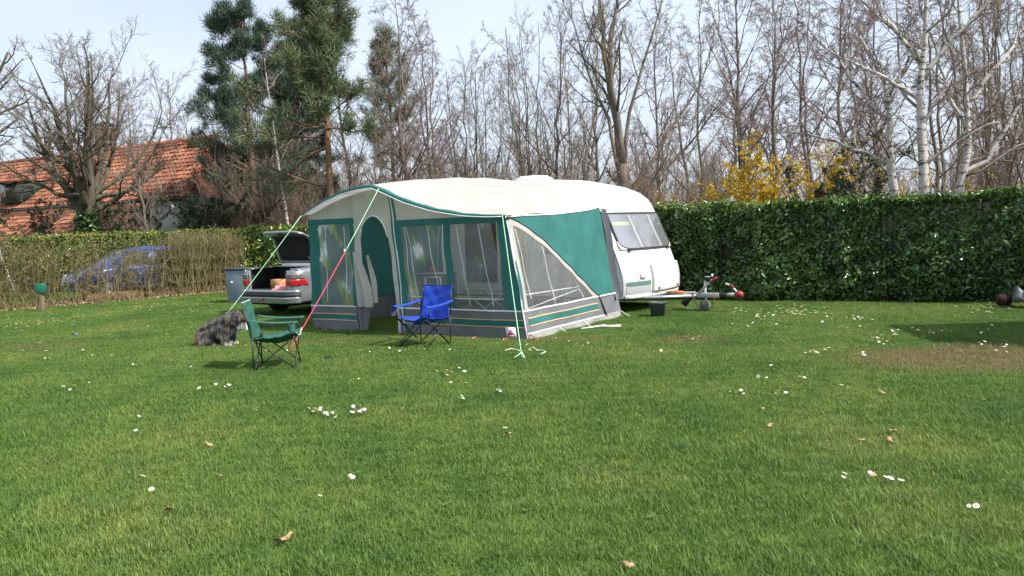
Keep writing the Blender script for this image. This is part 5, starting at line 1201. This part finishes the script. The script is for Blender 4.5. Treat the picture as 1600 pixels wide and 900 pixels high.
# ================================================================== TREES
def level(P, R, L, rng, m_, t0, t1, ratio, ang, segs, curl, trop, rr=0.6, rmin=0.004, droop=0.0, lenfall=0.5):
    """children on every parent path: returns new P,R,L"""
    N, k = P.shape[:2]; n_ = N*m_; par = np.repeat(np.arange(N), m_)
    tp = t0+(t1-t0)*((np.tile(np.arange(m_), N)+rng.random(n_))/m_)
    f = tp*(k-1); i0 = np.minimum(f.astype(int), k-2); fr = (f-i0)[:, None]
    pos = P[par, i0]*(1-fr)+P[par, i0+1]*fr
    tan = P[par, i0+1]-P[par, i0]; tan /= np.linalg.norm(tan, axis=1, keepdims=True)+1e-9
    A, B = frames(tan); az = rng.random(n_)*2*math.pi
    an = ang*(0.7+0.6*rng.random(n_))
    d = tan*np.cos(an)[:, None]+(A*np.cos(az)[:, None]+B*np.sin(az)[:, None])*np.sin(an)[:, None]
    Ln = L[par]*ratio*(1-lenfall*tp)*(0.6+0.7*rng.random(n_))
    r0 = np.maximum(rmin, (R[par, i0]*(1-fr[:, 0])+R[par, i0+1]*fr[:, 0])*rr)
    Pn = np.zeros((n_, segs+1, 3)); Pn[:, 0] = pos
    for s in range(segs):
        d = d+curl*rng.standard_normal((n_, 3))+np.array([0, 0, trop])-np.array([0, 0, droop])*(s/segs)
        d /= np.linalg.norm(d, axis=1, keepdims=True); Pn[:, s+1] = Pn[:, s]+d*(Ln/segs)[:, None]
    Rn = r0[:, None]*np.linspace(1, 0.45, segs+1)[None]; Rn = np.maximum(Rn, rmin*0.6)
    return Pn, Rn, Ln
def stem(base, top, r0, r1, k, rng, wig):
    p = np.linspace(base, top, k+1).astype(float); w = np.cumsum(rng.standard_normal((k+1, 3))*wig, axis=0); w[0] = 0; w[:, 2] *= 0.2
    return p+w, np.linspace(r0, r1, k+1)
bark_b = mat('bark_brown', (0.15, 0.12, 0.095), rough=0.95, var=0.35, scale=9, bump=0.5, stretch=(1, 1, 0.3))
bark_o = mat('bark_olive', (0.095, 0.083, 0.056), rough=0.95, var=0.35, scale=6, bump=0.5, stretch=(1, 1, 0.4))
bark_p = mat('bark_pine', (0.26, 0.125, 0.065), rough=0.95, col2=(0.11, 0.07, 0.05), scale=7, bump=0.6, stretch=(1, 1, 0.5))
twig_p = mat('twig_purple', (0.20, 0.145, 0.135), rough=0.9, var=0.3, scale=1.5)
twig_g = mat('twig_greybrown', (0.20, 0.158, 0.125), rough=0.9, var=0.3, scale=1.5)
twig_r = mat('twig_redbrown', (0.19, 0.138, 0.10), rough=0.9, var=0.3, scale=1.5)
def birch_bark():
    m = mat('bark_birch', (0.52, 0.48, 0.45), rough=0.8, col2=(0.38, 0.34, 0.31), scale=3, stretch=(1, 1, 2))
    n = m.node_tree.nodes; l = m.node_tree.links; p = n['Principled BSDF']; src = p.inputs['Base Color'].links[0].from_socket
    tc = n.new('ShaderNodeTexCoord'); mp = n.new('ShaderNodeMapping'); mp.inputs['Scale'].default_value = (2.2, 2.2, 7.0); l.new(tc.outputs['Object'], mp.inputs[0])
    z = n.new('ShaderNodeTexNoise'); z.inputs['Scale'].default_value = 2.0; z.inputs['Detail'].default_value = 5; z.inputs['Roughness'].default_value = 0.65; l.new(mp.outputs[0], z.inputs['Vector'])
    c = n.new('ShaderNodeValToRGB'); c.color_ramp.elements[0].position = 0.52; c.color_ramp.elements[1].position = 0.62; l.new(z.outputs['Fac'], c.inputs[0])
    x = n.new('ShaderNodeMixRGB'); x.inputs[2].default_value = (0.05, 0.04, 0.035, 1); l.new(c.outputs[0], x.inputs[0]); l.new(src, x.inputs[1]); l.new(x.outputs[0], p.inputs['Base Color'])
    return m
birchm = birch_bark()
bark_l = mat('birch_limb', (0.36, 0.31, 0.28), rough=0.85, col2=(0.13, 0.10, 0.09), scale=3)
def bare_tree(name, label, stems, limb_spec, twig_spec, bark, twig, rng, loc, rz, group=None, cat='tree', ivy=None):
    """stems: list of (path,radii); limb_spec: levels that belong to the trunk part; twig_spec: levels of the crown"""
    t = thing(name, label, cat, loc, rz, group)
    k = max(len(s[0]) for s in stems); P = np.array([s[0] for s in stems]); R = np.array([s[1] for s in stems])
    L = np.linalg.norm(np.diff(P, axis=1), axis=-1).sum(1)
    tm = MB(); tm.tubes(P, R, 9); lm_ = MB()
    cur = (P, R, L); allp = []
    for sp_ in limb_spec:
        cur = level(*cur, rng, **sp_); (lm_ if bark is birchm else tm).tubes(cur[0], cur[1], 5); allp.append(cur)
    tm.build('trunk', bark, t, smooth=True)
    if bark is birchm and lm_.n: lm_.build('limbs', bark_l, t, smooth=True)
    cm_ = MB()
    srcs = [cur]
    for q, sp_ in enumerate(twig_spec):
        cur = level(*cur, rng, **sp_); cm_.tubes(cur[0], cur[1], 3)
    cm_.build('crown', twig, t)
    return t
def TL(m_, t0, t1, ratio, ang, segs, curl, trop, **k): return dict(m_=m_, t0=t0, t1=t1, ratio=ratio, ang=ang, segs=segs, curl=curl, trop=trop, **k)
tr_ = np.random.default_rng(31)
# ---- the oak with ivy
op = atD(140, 31)
os_ = [stem((0, 0, 0), (-0.1, 0, 4.3), .36, .20, 10, tr_, .02)]
def dome(az_, el_, r0_, z0_):            # limb that leaves the trunk and curves up to the crown's dome
    e_ = np.array([3.0*math.cos(el_)*math.cos(az_), 2.7*math.cos(el_)*math.sin(az_), 5.4+3.4*math.sin(el_)])
    b_ = np.array([0.05*math.cos(az_), 0.05*math.sin(az_), z0_]); c_ = b_+(e_-b_)*np.array([.62, .62, .28])
    q = np.array([(1-t)**2*b_+2*t*(1-t)*c_+t*t*e_ for t in np.linspace(0, 1, 11)]); q[2:] += np.cumsum(tr_.standard_normal((9, 3))*.055, 0)
    return q, np.linspace(r0_, .016, 11)
for k in range(17):
    el_ = [-.15, .15, .45, .75, 1.05, 1.35][k % 6]; os_.append(dome(k*2.4+.3, el_, .10+.05*tr_.random()+.05*(el_ > .6), 2.6+1.6*tr_.random()))
oak = bare_tree('oak_tree', 'wide spreading bare oak with ivy on its trunk before the farmhouse', os_, [TL(7, .28, 1, .40, .75, 6, .13, .05, rr=.5, lenfall=.3, rmin=.018)],
                [TL(5, .15, 1, .5, .75, 4, .16, .04, rmin=.011, lenfall=.3), TL(5, .15, 1, .55, .75, 3, .18, .04, rmin=.008, lenfall=.3), TL(5, .15, 1, .65, .7, 2, .18, .03, rmin=.0055, lenfall=.2)], bark_o, twig_g, tr_, op, 0)
ivm = attr_mat('ivy_leaf', [(0.0, (0.015, 0.04, 0.012)), (0.6, (0.04, 0.085, 0.02)), (1.0, (0.10, 0.15, 0.05))], rough=0.35, transl=0.1)
def ivy(par, h, r, n_, rng):
    a = rng.random(n_)*6.28; z = h*rng.random(n_)**0.8; rr_ = r*(1.05-0.5*z/h)*(0.8+0.4*rng.random(n_))
    P = np.stack([rr_*np.cos(a), rr_*np.sin(a), z], -1); mb = MB(); leaves(mb, P, np.stack([np.cos(a), np.sin(a), 0*a+.2], -1), 0.13, rng, aspect=0.8)
    o = mb.build('ivy', ivm, par); o['kind'] = 'stuff'
ivy(oak, 2.9, 0.62, 2600, tr_)
# ---- generic bare prototypes, about 10 m tall, then copied
def proto_fine(seed, label, name, twig, bark, h=10.0, stems=1, spread=.5, droop=0.0, group=None, loc=(0, 0, 0)):
    rg = np.random.default_rng(seed); ss = []
    for s in range(stems):
        dx_, dy_ = (0, 0) if stems == 1 else (spread*2.2*math.cos(s*2.4), spread*2.2*math.sin(s*2.4))
        hh3 = h*(0.92+0.16*rg.random())
        ss.append(stem((dx_*0.1, dy_*0.1, 0), (dx_+rg.normal(0, .5), dy_+rg.normal(0, .5), hh3), .115/stems**.4, .012, 14, rg, .09))
    return bare_tree(name, label, ss, [TL(max(8, int(22/stems)), .16, .97, .33, .75, 5, .09, .10, rr=.5, lenfall=.55, rmin=.012)],
                     [TL(7, .1, 1, .42, .65, 3, .13, .05-droop*.3, rmin=.008, droop=droop), TL(5, .1, 1, .5, .6, 3, .14, .04-droop*.4, rmin=.006, droop=droop*1.5), TL(9 if droop else 6, .1, 1, .66, .6, 2, .17, .02-droop*.5, rmin=.0042, droop=droop*2)], bark, twig, rg, loc, 0, group)
GB = 'slender bare trees behind the hedge'
LB = 'slender bare tree with fine brown twigs in the wood behind the hedge'
LM = 'bushy bare tree with several upright stems in the wood behind the hedge'
LF = 'bare birch with fine purplish drooping twigs in the wood behind the hedge'
def put(first, px, D, ytop, rz, base_h=10.0, wide=1.0):
    p = atD(px, D); h = zat(ytop, px, D); s = h/base_h
    if first.get('u') is None:
        first['u'] = first['o']; o = first['o']; o.location = p; o.rotation_euler[2] = rz; o.scale = (s*wide, s*wide, s); return o
    return copy_thing(first['o'], p, rz, (s*wide, s*wide, s))
slim = {'o': proto_fine(101, LB, 'bare_tree', twig_g, bark_b, group=GB)}
slim2 = {'o': proto_fine(102, LB, 'bare_tree', twig_p, bark_b, group=GB)}
multi = {'o': proto_fine(103, LM, 'multi_stem_tree', twig_g, bark_o, stems=4, spread=.55, group='many-stemmed bare trees behind the hedge')}
multi2 = {'o': proto_fine(104, LM, 'multi_stem_tree', twig_r, bark_b, stems=5, spread=.7, group='many-stemmed bare trees behind the hedge')}
fineb = {'o': proto_fine(105, LF, 'bare_birch', twig_p, bark_b, stems=2, spread=.35, droop=.22, group='fine twigged birches behind the hedge')}
fineb2 = {'o': proto_fine(106, LF, 'bare_birch', twig_p, bark_b, stems=1, droop=.22, group='fine twigged birches behind the hedge')}
for (pr, px, D, yt, rz, wd_) in [
    (slim, 240, 28, 165, .3, .9), (slim2, 205, 40, 150, 1.3, 1), (slim, 275, 42, 150, 2.2, 1), (multi, 345, 30, 200, .4, .9), (slim2, 325, 38, 150, 1.9, .9),
    (slim2, 440, 31, 160, .9, .8), (multi2, 385, 32, 130, 2.4, .8), (multi, 470, 36, 120, .5, .7), (slim, 560, 33, 60, 1.1, .9), (slim2, 600, 30, 45, .2, 1), (fineb2, 640, 32, 25, 2.8, 1), (fineb, 680, 34, 45, .7, .9), (slim, 590, 26, 150, 2.1, .7),
    (multi, 735, 30, 85, .2, .9), (slim2, 705, 38, 100, 3.0, .9), (multi2, 770, 36, 115, 1.2, .9), (multi, 835, 30, 25, 1.4, .75), (slim, 862, 28, 45, 2.6, .8), (slim2, 805, 33, 60, .6, .7), (multi2, 905, 33, 80, .9, .8), (slim, 930, 36, 60, 1.9, .9),
    (fineb2, 1030, 36, 60, .4, .9), (fineb, 1085, 38, 35, 1.2, 1), (fineb2, 1160, 31, -25, .9, 1), (fineb, 1190, 35, -10, 2.0, 1), (fineb2, 1215, 27, 5, 2.9, .9), (fineb, 1258, 30, -20, .3, 1), (fineb2, 1320, 33, -15, 1.7, 1), (fineb, 1355, 36, -20, .8, 1), (slim2, 1125, 44, 70, .2, 1.2),
    (multi2, 1560, 24, -20, .4, 1.0), (multi, 1585, 27, -40, 1.5, 1.1), (fineb, 1525, 30, -40, 2.5, 1), (multi2, 1640, 22, -20, 2.2, 1.1), (fineb, 1460, 34, -30, .1, 1.1), (slim2, 1390, 38, 0, 1.1, 1.2)]:
    put(pr, px, D, yt, rz, wide=wd_)
# ---- big forked tree behind the caravan roof
fp_ = atD(974, 26)
fs = [stem((0, 0, 0), (0.1, 0, 3.6), .20, .16, 8, tr_, .015), stem((0.1, 0, 3.4), (-0.5, .2, 9.6), .125, .03, 8, tr_, .07), stem((0.1, 0, 3.5), (0.5, -.2, 10.2), .125, .03, 8, tr_, .09), stem((0.05, 0, 3.0), (-1.7, .2, 8.6), .075, .012, 8, tr_, .07), stem((0.1, 0, 2.6), (3.2, .3, 7.2), .075, .012, 8, tr_, .09), stem((0.1, 0, 2.0), (3.4, -.2, 5.4), .06, .012, 8, tr_, .09), stem((0.1, 0, 3.6), (1.6, .3, 10.0), .07, .012, 8, tr_, .09)]
bare_tree('forked_tree', 'big bare tree with forked dark limbs rising over the caravan roof', fs, [TL(9, .25, .97, .42, .62, 6, .10, .09, rr=.5, rmin=.016)],
          [TL(6, .15, 1, .48, .6, 4, .14, .06, rmin=.009), TL(4, .15, 1, .55, .6, 3, .15, .05, rmin=.006), TL(4, .15, 1, .6, .6, 2, .15, .05, rmin=.0045)], bark_b, twig_g, tr_, fp_, 0)
# ---- three white birches on the right
def birch(px, D, pts_, r0, label, seed):
    rg = np.random.default_rng(seed); p = atD(px, D)
    ss = []
    for (P_, a_, b_) in pts_:
        k = 10; q = np.array([np.interp(np.linspace(0, 1, k+1), np.linspace(0, 1, len(P_)), np.array(P_)[:, c]) for c in range(3)]).T
        q[1:] += np.cumsum(rg.standard_normal((k, 3))*(.02 if P_[0][2] == 0 else .065), 0); ss.append((q, np.linspace(a_, b_, k+1)))
    return bare_tree('white_birch', label, ss, [TL(9, .3, .98, .42, .75, 7, .22, .04, rr=.42, rmin=.012)],
                     [TL(6, .2, 1, .55, .7, 4, .25, .03, rmin=.008), TL(5, .15, 1, .5, .7, 3, .25, .0, rmin=.006), TL(5, .15, 1, .6, .6, 2, .2, -.02, rmin=.004)], birchm, twig_p, rg, p, 0, 'white barked birches')
birch(1405, 19.5, [([(0, 0, 0), (-.10, 0, 2.0), (-.25, 0, 3.2), (-.30, 0, 4.6), (-.9, .2, 6.0)], .135, .03), ([(-.2, 0, 2.9), (-1.5, .1, 3.6), (-2.8, .2, 4.0)], 0.058, .010), ([(-.28, 0, 3.9), (-1.2, .3, 5.2), (-2.4, .4, 6.6)], 0.058, .010), ([(-.3, 0, 4.4), (.5, .2, 5.8), (.6, .3, 7.2)], 0.050, .010)], .2, 'white birch with a long limb reaching over the dark evergreen bush', 41)
birch(1441, 18.5, [([(0, 0, 0), (-.02, 0, 2.2), (-.08, 0, 4.4), (.05, 0, 5.6), (.2, .1, 7.6)], .14, .03), ([(-.06, 0, 4.2), (-1.1, .1, 4.9), (-2.2, .3, 5.4)], 0.061, .010), ([(0, 0, 4.7), (1.2, -.2, 6.0), (2.4, -.2, 7.2)], 0.072, .010), ([(0, 0, 5.0), (-.7, .3, 6.2), (-1.3, .4, 7.6)], 0.065, .010)], .2, 'straight white birch with dark scars between two other birches', 42)
birch(1492, 19, [([(0, 0, 0), (0.05, 0, 2.0), (.30, 0, 3.2), (.22, 0, 4.6), (.1, .1, 7.2)], .125, .03), ([(.12, 0, 2.5), (.9, 0, 3.4), (1.3, .1, 4.6), (1.9, .2, 5.4)], 0.061, .010), ([(.25, 0, 3.6), (-.6, .3, 5.0), (-1.0, .4, 6.8)], 0.050, .010), ([(.22, 0, 4.2), (1.3, .3, 5.8), (2.0, .2, 7.0)], 0.058, .010)], .2, 'white birch with a low crooked side limb nearest the trailer coupling', 43)
bsm = birch(455, 29, [([(0, 0, 0), (-.15, 0, 2.4), (-.4, 0, 5.0), (-.6, .1, 8.0)], 0.072, .010)], .1, 'thin white birch stem under the pines beyond the silver car', 44)
# ---- left edge tree, mostly outside the frame
ep = atD(-75, 24)
es = [stem((0, 0, 0), (0.3, 0, 4.0), .30, .2, 8, tr_, .02), stem((.3, 0, 3.8), (1.9, .2, 7.4), .14, .03, 8, tr_, .08), stem((.3, 0, 4), (0.2, .2, 9), .14, .03, 8, tr_, .08), stem((.3, 0, 3.6), (2.0, .5, 5.6), .10, .03, 8, tr_, .08), stem((.3, 0, 3.6), (-2.3, .5, 7), .12, .03, 8, tr_, .08)]
bare_tree('edge_tree', 'bare tree whose twigs reach in from the left over the farmhouse', es, [TL(7, .3, 1, .5, .7, 6, .14, .05, rr=.55, rmin=.014)], [TL(6, .2, 1, .5, .7, 4, .2, .05, rmin=.008), TL(4, .15, 1, .5, .7, 3, .2, .04, rmin=.006)], bark_o, twig_g, tr_, ep, 0)

# ---- pines
needle = attr_mat('pine_needle', [(0.0, (0.03, 0.062, 0.045)), (0.5, (0.058, 0.098, 0.066)), (0.85, (0.105, 0.15, 0.095)), (1.0, (0.20, 0.24, 0.13))], rough=0.55, transl=0.1)
needle2 = attr_mat('pine_needle_olive', [(0.0, (0.05, 0.075, 0.035)), (0.5, (0.10, 0.135, 0.058)), (0.85, (0.16, 0.19, 0.085)), (1.0, (0.22, 0.24, 0.11))], rough=0.55, transl=0.1)
def needles(mb, P, D_, rng, per, ln_):
    n_ = len(P)*per; p = np.repeat(P, per, 0); d = np.repeat(D_, per, 0)+0.75*rng.standard_normal((n_, 3)); d /= np.linalg.norm(d, axis=1, keepdims=True)
    p = p+0.085*rng.standard_normal((n_, 3))
    w = np.cross(d, rng.standard_normal((n_, 3))); w /= np.linalg.norm(w, axis=1, keepdims=True); l = (ln_*(0.6+0.7*rng.random(n_)))[:, None]
    V = np.stack([p-w*0.011, p+w*0.011, p+d*l], 1); rn = np.repeat(np.clip(0.45+0.28*rng.standard_normal(len(P)), 0, 1), per)
    mb.quads(V, np.clip(rn+0.1*rng.standard_normal(n_), 0, 1))
def pine(name, label, px, D, h, r0, limb0, spread_, seed, nm, dead=0.25, per=26, lean=0, extra=None, nl=54):
    rg = np.random.default_rng(seed); t = thing(name, label, 'tree', atD(px, D), 0)
    P, R = stem((0, 0, 0), (lean, 0, h), r0, .03, 16, rg, .03); P = P[None]; R = R[None]; L = np.array([h])
    tm = MB(); tm.tubes(P, R, 9)
    l1 = level(P, R, L, rg, nl, limb0, .99, spread_, 1.2, 6, .07, .07, rr=.36, rmin=.02, lenfall=.72)
    if extra:
        for (az_, z_, len_) in extra:
            w1, w2 = rg.normal(0, .12), rg.uniform(-.1, .5); q = np.array([[lean*z_/h+math.cos(az_)*len_*s, math.sin(az_)*len_*s+.25*math.sin(s*5+w1*9), z_+w1*len_*s+w2*len_*s*s+.06*math.sin(s*7+w2*9)] for s in np.linspace(0, 1, 7)])
            l1 = (np.concatenate([l1[0], q[None]]), np.concatenate([l1[1], np.linspace(.045, .014, 7)[None]]), np.concatenate([l1[2], [len_]]))
    l2 = level(*l1, rg, 8, .30, 1, .46, .75, 4, .12, .10, rmin=.010)
    l3 = level(*l2, rg, 5, .25, 1, .55, .7, 2, .15, .15, rmin=.006)
    tm.tubes(l1[0], l1[1], 5); tm.build('trunk', bark_p, t, smooth=True)
    cb = MB(); cb.tubes(l2[0], l2[1], 3); cb.tubes(l3[0], l3[1], 3); cb.build('branches', twig_r, t)
    nb = MB(); e = np.concatenate([l3[0][:, -1], l3[0][:, 1], l2[0][:, -1]]); dd = np.concatenate([l3[0][:, -1]-l3[0][:, -2], l3[0][:, 1]-l3[0][:, 0], l2[0][:, -1]-l2[0][:, -2]]); dd /= np.linalg.norm(dd, axis=1, keepdims=True)
    kp_ = rg.random(len(e)) > dead; needles(nb, e[kp_], dd[kp_]+np.array([0, 0, .25]), rg, per, 0.26)
    c = nb.build('crown', nm, t); c['kind'] = 'stuff'
    return t
pine('pine_tree', 'tall dense blue green pine beside the farmhouse end', 402, 31, zat(30, 402, 31), .17, .14, .31, 51, needle, dead=.25, per=20)
pine('pine_tree', 'dense blue green pine standing behind the orange trunked pine', 476, 34, zat(45, 470, 34), .17, .24, .22, 52, needle, dead=.3, per=20)
pine('pine_tree', 'pine with bare orange trunk and olive lower boughs behind the awning', 521, 25.5, zat(-60, 515, 25.5), .14, .50, .24, 53, needle2, dead=.42, per=16, nl=44, lean=-.1, extra=[(3.05, 3.3, 2.9), (3.5, 4.7, 2.3), (2.6, 4.4, 2.7), (3.3, 5.1, 2.6), (-.5, 5.0, 1.5)])
pine('pine_tree', 'thin sparse pine among bare trees behind the awning roof', 622, 36, zat(55, 622, 36), .11, .40, .20, 54, needle2, dead=.62, per=10)
# ---- shrubs
def shrub(name, label, px, D, ytop, w, seed, stemm, leafm=None, nl=0, lsize=.05, group=None):
    rg = np.random.default_rng(seed); h = zat(ytop, px, D); t = thing(name, label, 'shrub', atD(px, D), rg.random()*6, group)
    n_ = 11 if leafm is not None else 24; ss = [stem((rg.normal(0, .12), rg.normal(0, .12), 0), (rg.normal(0, w*.45), rg.normal(0, w*.45), h*(.6+.45*rg.random())), .022, .006, 7, rg, .05) for _ in range(n_)]
    P = np.array([s[0] for s in ss]); R = np.array([s[1] for s in ss]); L = np.full(n_, h)
    mb = MB(); mb.tubes(P, R, 4); l1 = level(P, R, L, rg, 9, .2, 1, .32, .65, 4, .15, .06, rmin=.006); l2 = level(*l1, rg, 5, .15, 1, .5, .6, 3, .18, .04, rmin=.0045)
    l3 = level(*l2, rg, 3 if leafm is not None else 2, .15, 1, .55, .6, 2, .18, .02, rmin=.0035)
    for l_ in (l1, l2, l3): mb.tubes(l_[0], l_[1], 3)
    mb.build('stems', stemm, t)
    if leafm is not None:
        src = np.concatenate([l3[0][:, 1], l3[0][:, 2], l2[0][:, 2], l2[0][:, 3]]); pk_ = src[rg.integers(0, len(src), nl)]+0.03*rg.standard_normal((nl, 3))
        m2 = MB(); leaves(m2, pk_, np.tile([0, -.5, .6], (nl, 1)), lsize, rg, aspect=.55, spread=1.2); o = m2.build('blossom' if 'forsythia' in name else 'foliage', leafm, t); o['kind'] = 'stuff'
    return t
yel = attr_mat('forsythia_flower', [(0.0, (0.42, 0.26, 0.01)), (0.5, (0.62, 0.42, 0.02)), (1.0, (0.75, 0.58, 0.06))], rough=0.7, transl=0.2)
dkg = attr_mat('evergreen_leaf', [(0.0, (0.01, 0.022, 0.012)), (0.6, (0.03, 0.05, 0.025)), (1.0, (0.07, 0.10, 0.045))], rough=0.6)
FG = 'yellow forsythia bushes'
shrub('forsythia_bush', 'yellow flowering forsythia bush left of the thin dark trunk', 1160, 23, 255, 1.7, 61, twig_r, yel, 9500, .075)
shrub('forsythia_bush', 'wide yellow forsythia bush behind the laurel hedge top', 1225, 22.5, 262, 1.9, 62, twig_r, yel, 9500, .075)
shrub('forsythia_bush', 'pale yellow forsythia rising behind the dark evergreen bush', 1295, 26, 232, 1.3, 63, twig_r, yel, 4600, .07)
shrub('forsythia_bush', 'small yellow forsythia between evergreen bush and first white birch', 1378, 22, 272, 1.0, 64, twig_r, yel, 4000, .065)
shrub('forsythia_bush', 'thin patch of yellow forsythia beside the caravan nose', 1085, 26, 285, 1.5, 66, twig_r, yel, 2400, .06)
shrub('forsythia_bush', 'small yellow forsythia right of the crooked birch', 1535, 21, 275, 1.2, 67, twig_r, yel, 1600, .055)
shrub('evergreen_bush', 'dark evergreen bush standing among yellow forsythia', 1322, 21.5, 242, 1.3, 65, twig_r, dkg, 9000, .075)
shrub('holly_bush', 'dark green rounded bush at the farmhouse corner', 312, 29, 300, 1.5, 68, twig_r, dkg, 6500, .09)
shrub('holly_bush', 'dark green climbing bush in front of the farmhouse lean-to', 195, 30, 312, 1.6, 69, twig_r, dkg, 5200, .09)
shrub('holly_bush', 'low dark green bush before the farmhouse timber wall', 60, 31, 318, 1.3, 70, twig_r, dkg, 4200, .09)
rb = attr_mat('beech_leaf', [(0.0, (0.20, 0.085, 0.03)), (1.0, (0.36, 0.17, 0.07))], rough=0.8, transl=0.2)
shrub('beech_shrub', 'shrub with withered russet leaves behind the caravan nose', 1010, 22.5, 225, 1.5, 71, twig_r, rb, 900, .06)
und = {'o': shrub('undergrowth_shrub', 'bare twiggy brown undergrowth shrub in the wood behind the hedge', 370, 30, 270, 1.6, 72, twig_g, group='bare undergrowth shrubs behind the hedge')}
und['u'] = und['o']; h0 = zat(270, 370, 30)
und2 = {'o': shrub('undergrowth_shrub', 'bare twiggy brown undergrowth shrub in the wood behind the hedge', 430, 30, 250, 1.9, 73, twig_r, group='bare undergrowth shrubs behind the hedge'), 'u': 1}; h1 = zat(250, 430, 30)
ug = np.random.default_rng(12)
for px in range(350, 1660, 36):
    D = 25+ug.random()*9
    if px < 600: D = 29+ug.random()*7
    if px > 1030: D = 22+ug.random()*9
    pr, hb = (und, h0) if ug.random() < .5 else (und2, h1)
    put(pr, px+ug.normal(0, 8), D, (300 if 540 < px < 1040 else 285)-ug.random()*65, ug.random()*6, base_h=hb, wide=1.0)
# ---- the wood farther back reads as one mass
fw = []
for sd, tw in ((201, twig_g), (202, twig_p), (203, twig_r)):
    rg = np.random.default_rng(sd); ss = [stem((rg.normal(0, .3), rg.normal(0, .3), 0), (rg.normal(0, .7), rg.normal(0, .7), 9*(.85+.3*rg.random())), .10, .02, 8, rg, .06) for _ in range(3)]
    P = np.array([s[0] for s in ss]); R = np.array([s[1] for s in ss]); L = np.full(3, 9.0)
    l1 = level(P, R, L, rg, 16, .05, .97, .32, .7, 4, .1, .1, rr=.5, rmin=.016); l2 = level(*l1, rg, 7, .1, 1, .45, .65, 3, .15, .05, rmin=.012); l3 = level(*l2, rg, 4, .1, 1, .55, .6, 2, .15, .03, rmin=.009)
    mb = MB(); mb.tubes(P, R, 5)
    for l_ in (l1, l2, l3): mb.tubes(l_[0], l_[1], 3)
    fw.append(proto(mb, 'wood_tree', tw))
wr = np.random.default_rng(17); wp = []
for k in range(80):
    D = 40+55*wr.random(); px = -150+1900*wr.random(); 
    if px < 330 and D < 60: D += 30
    wp.append(atD(px, D))
wp = np.array(wp); fwo = instancer('distant_wood', fw, wp, wr.random(len(wp))*6.28, 0.55+.4*wr.random(len(wp)))
tag(fwo, 'bare brown wood filling the distance behind the hedges', 'wood', kind='stuff')
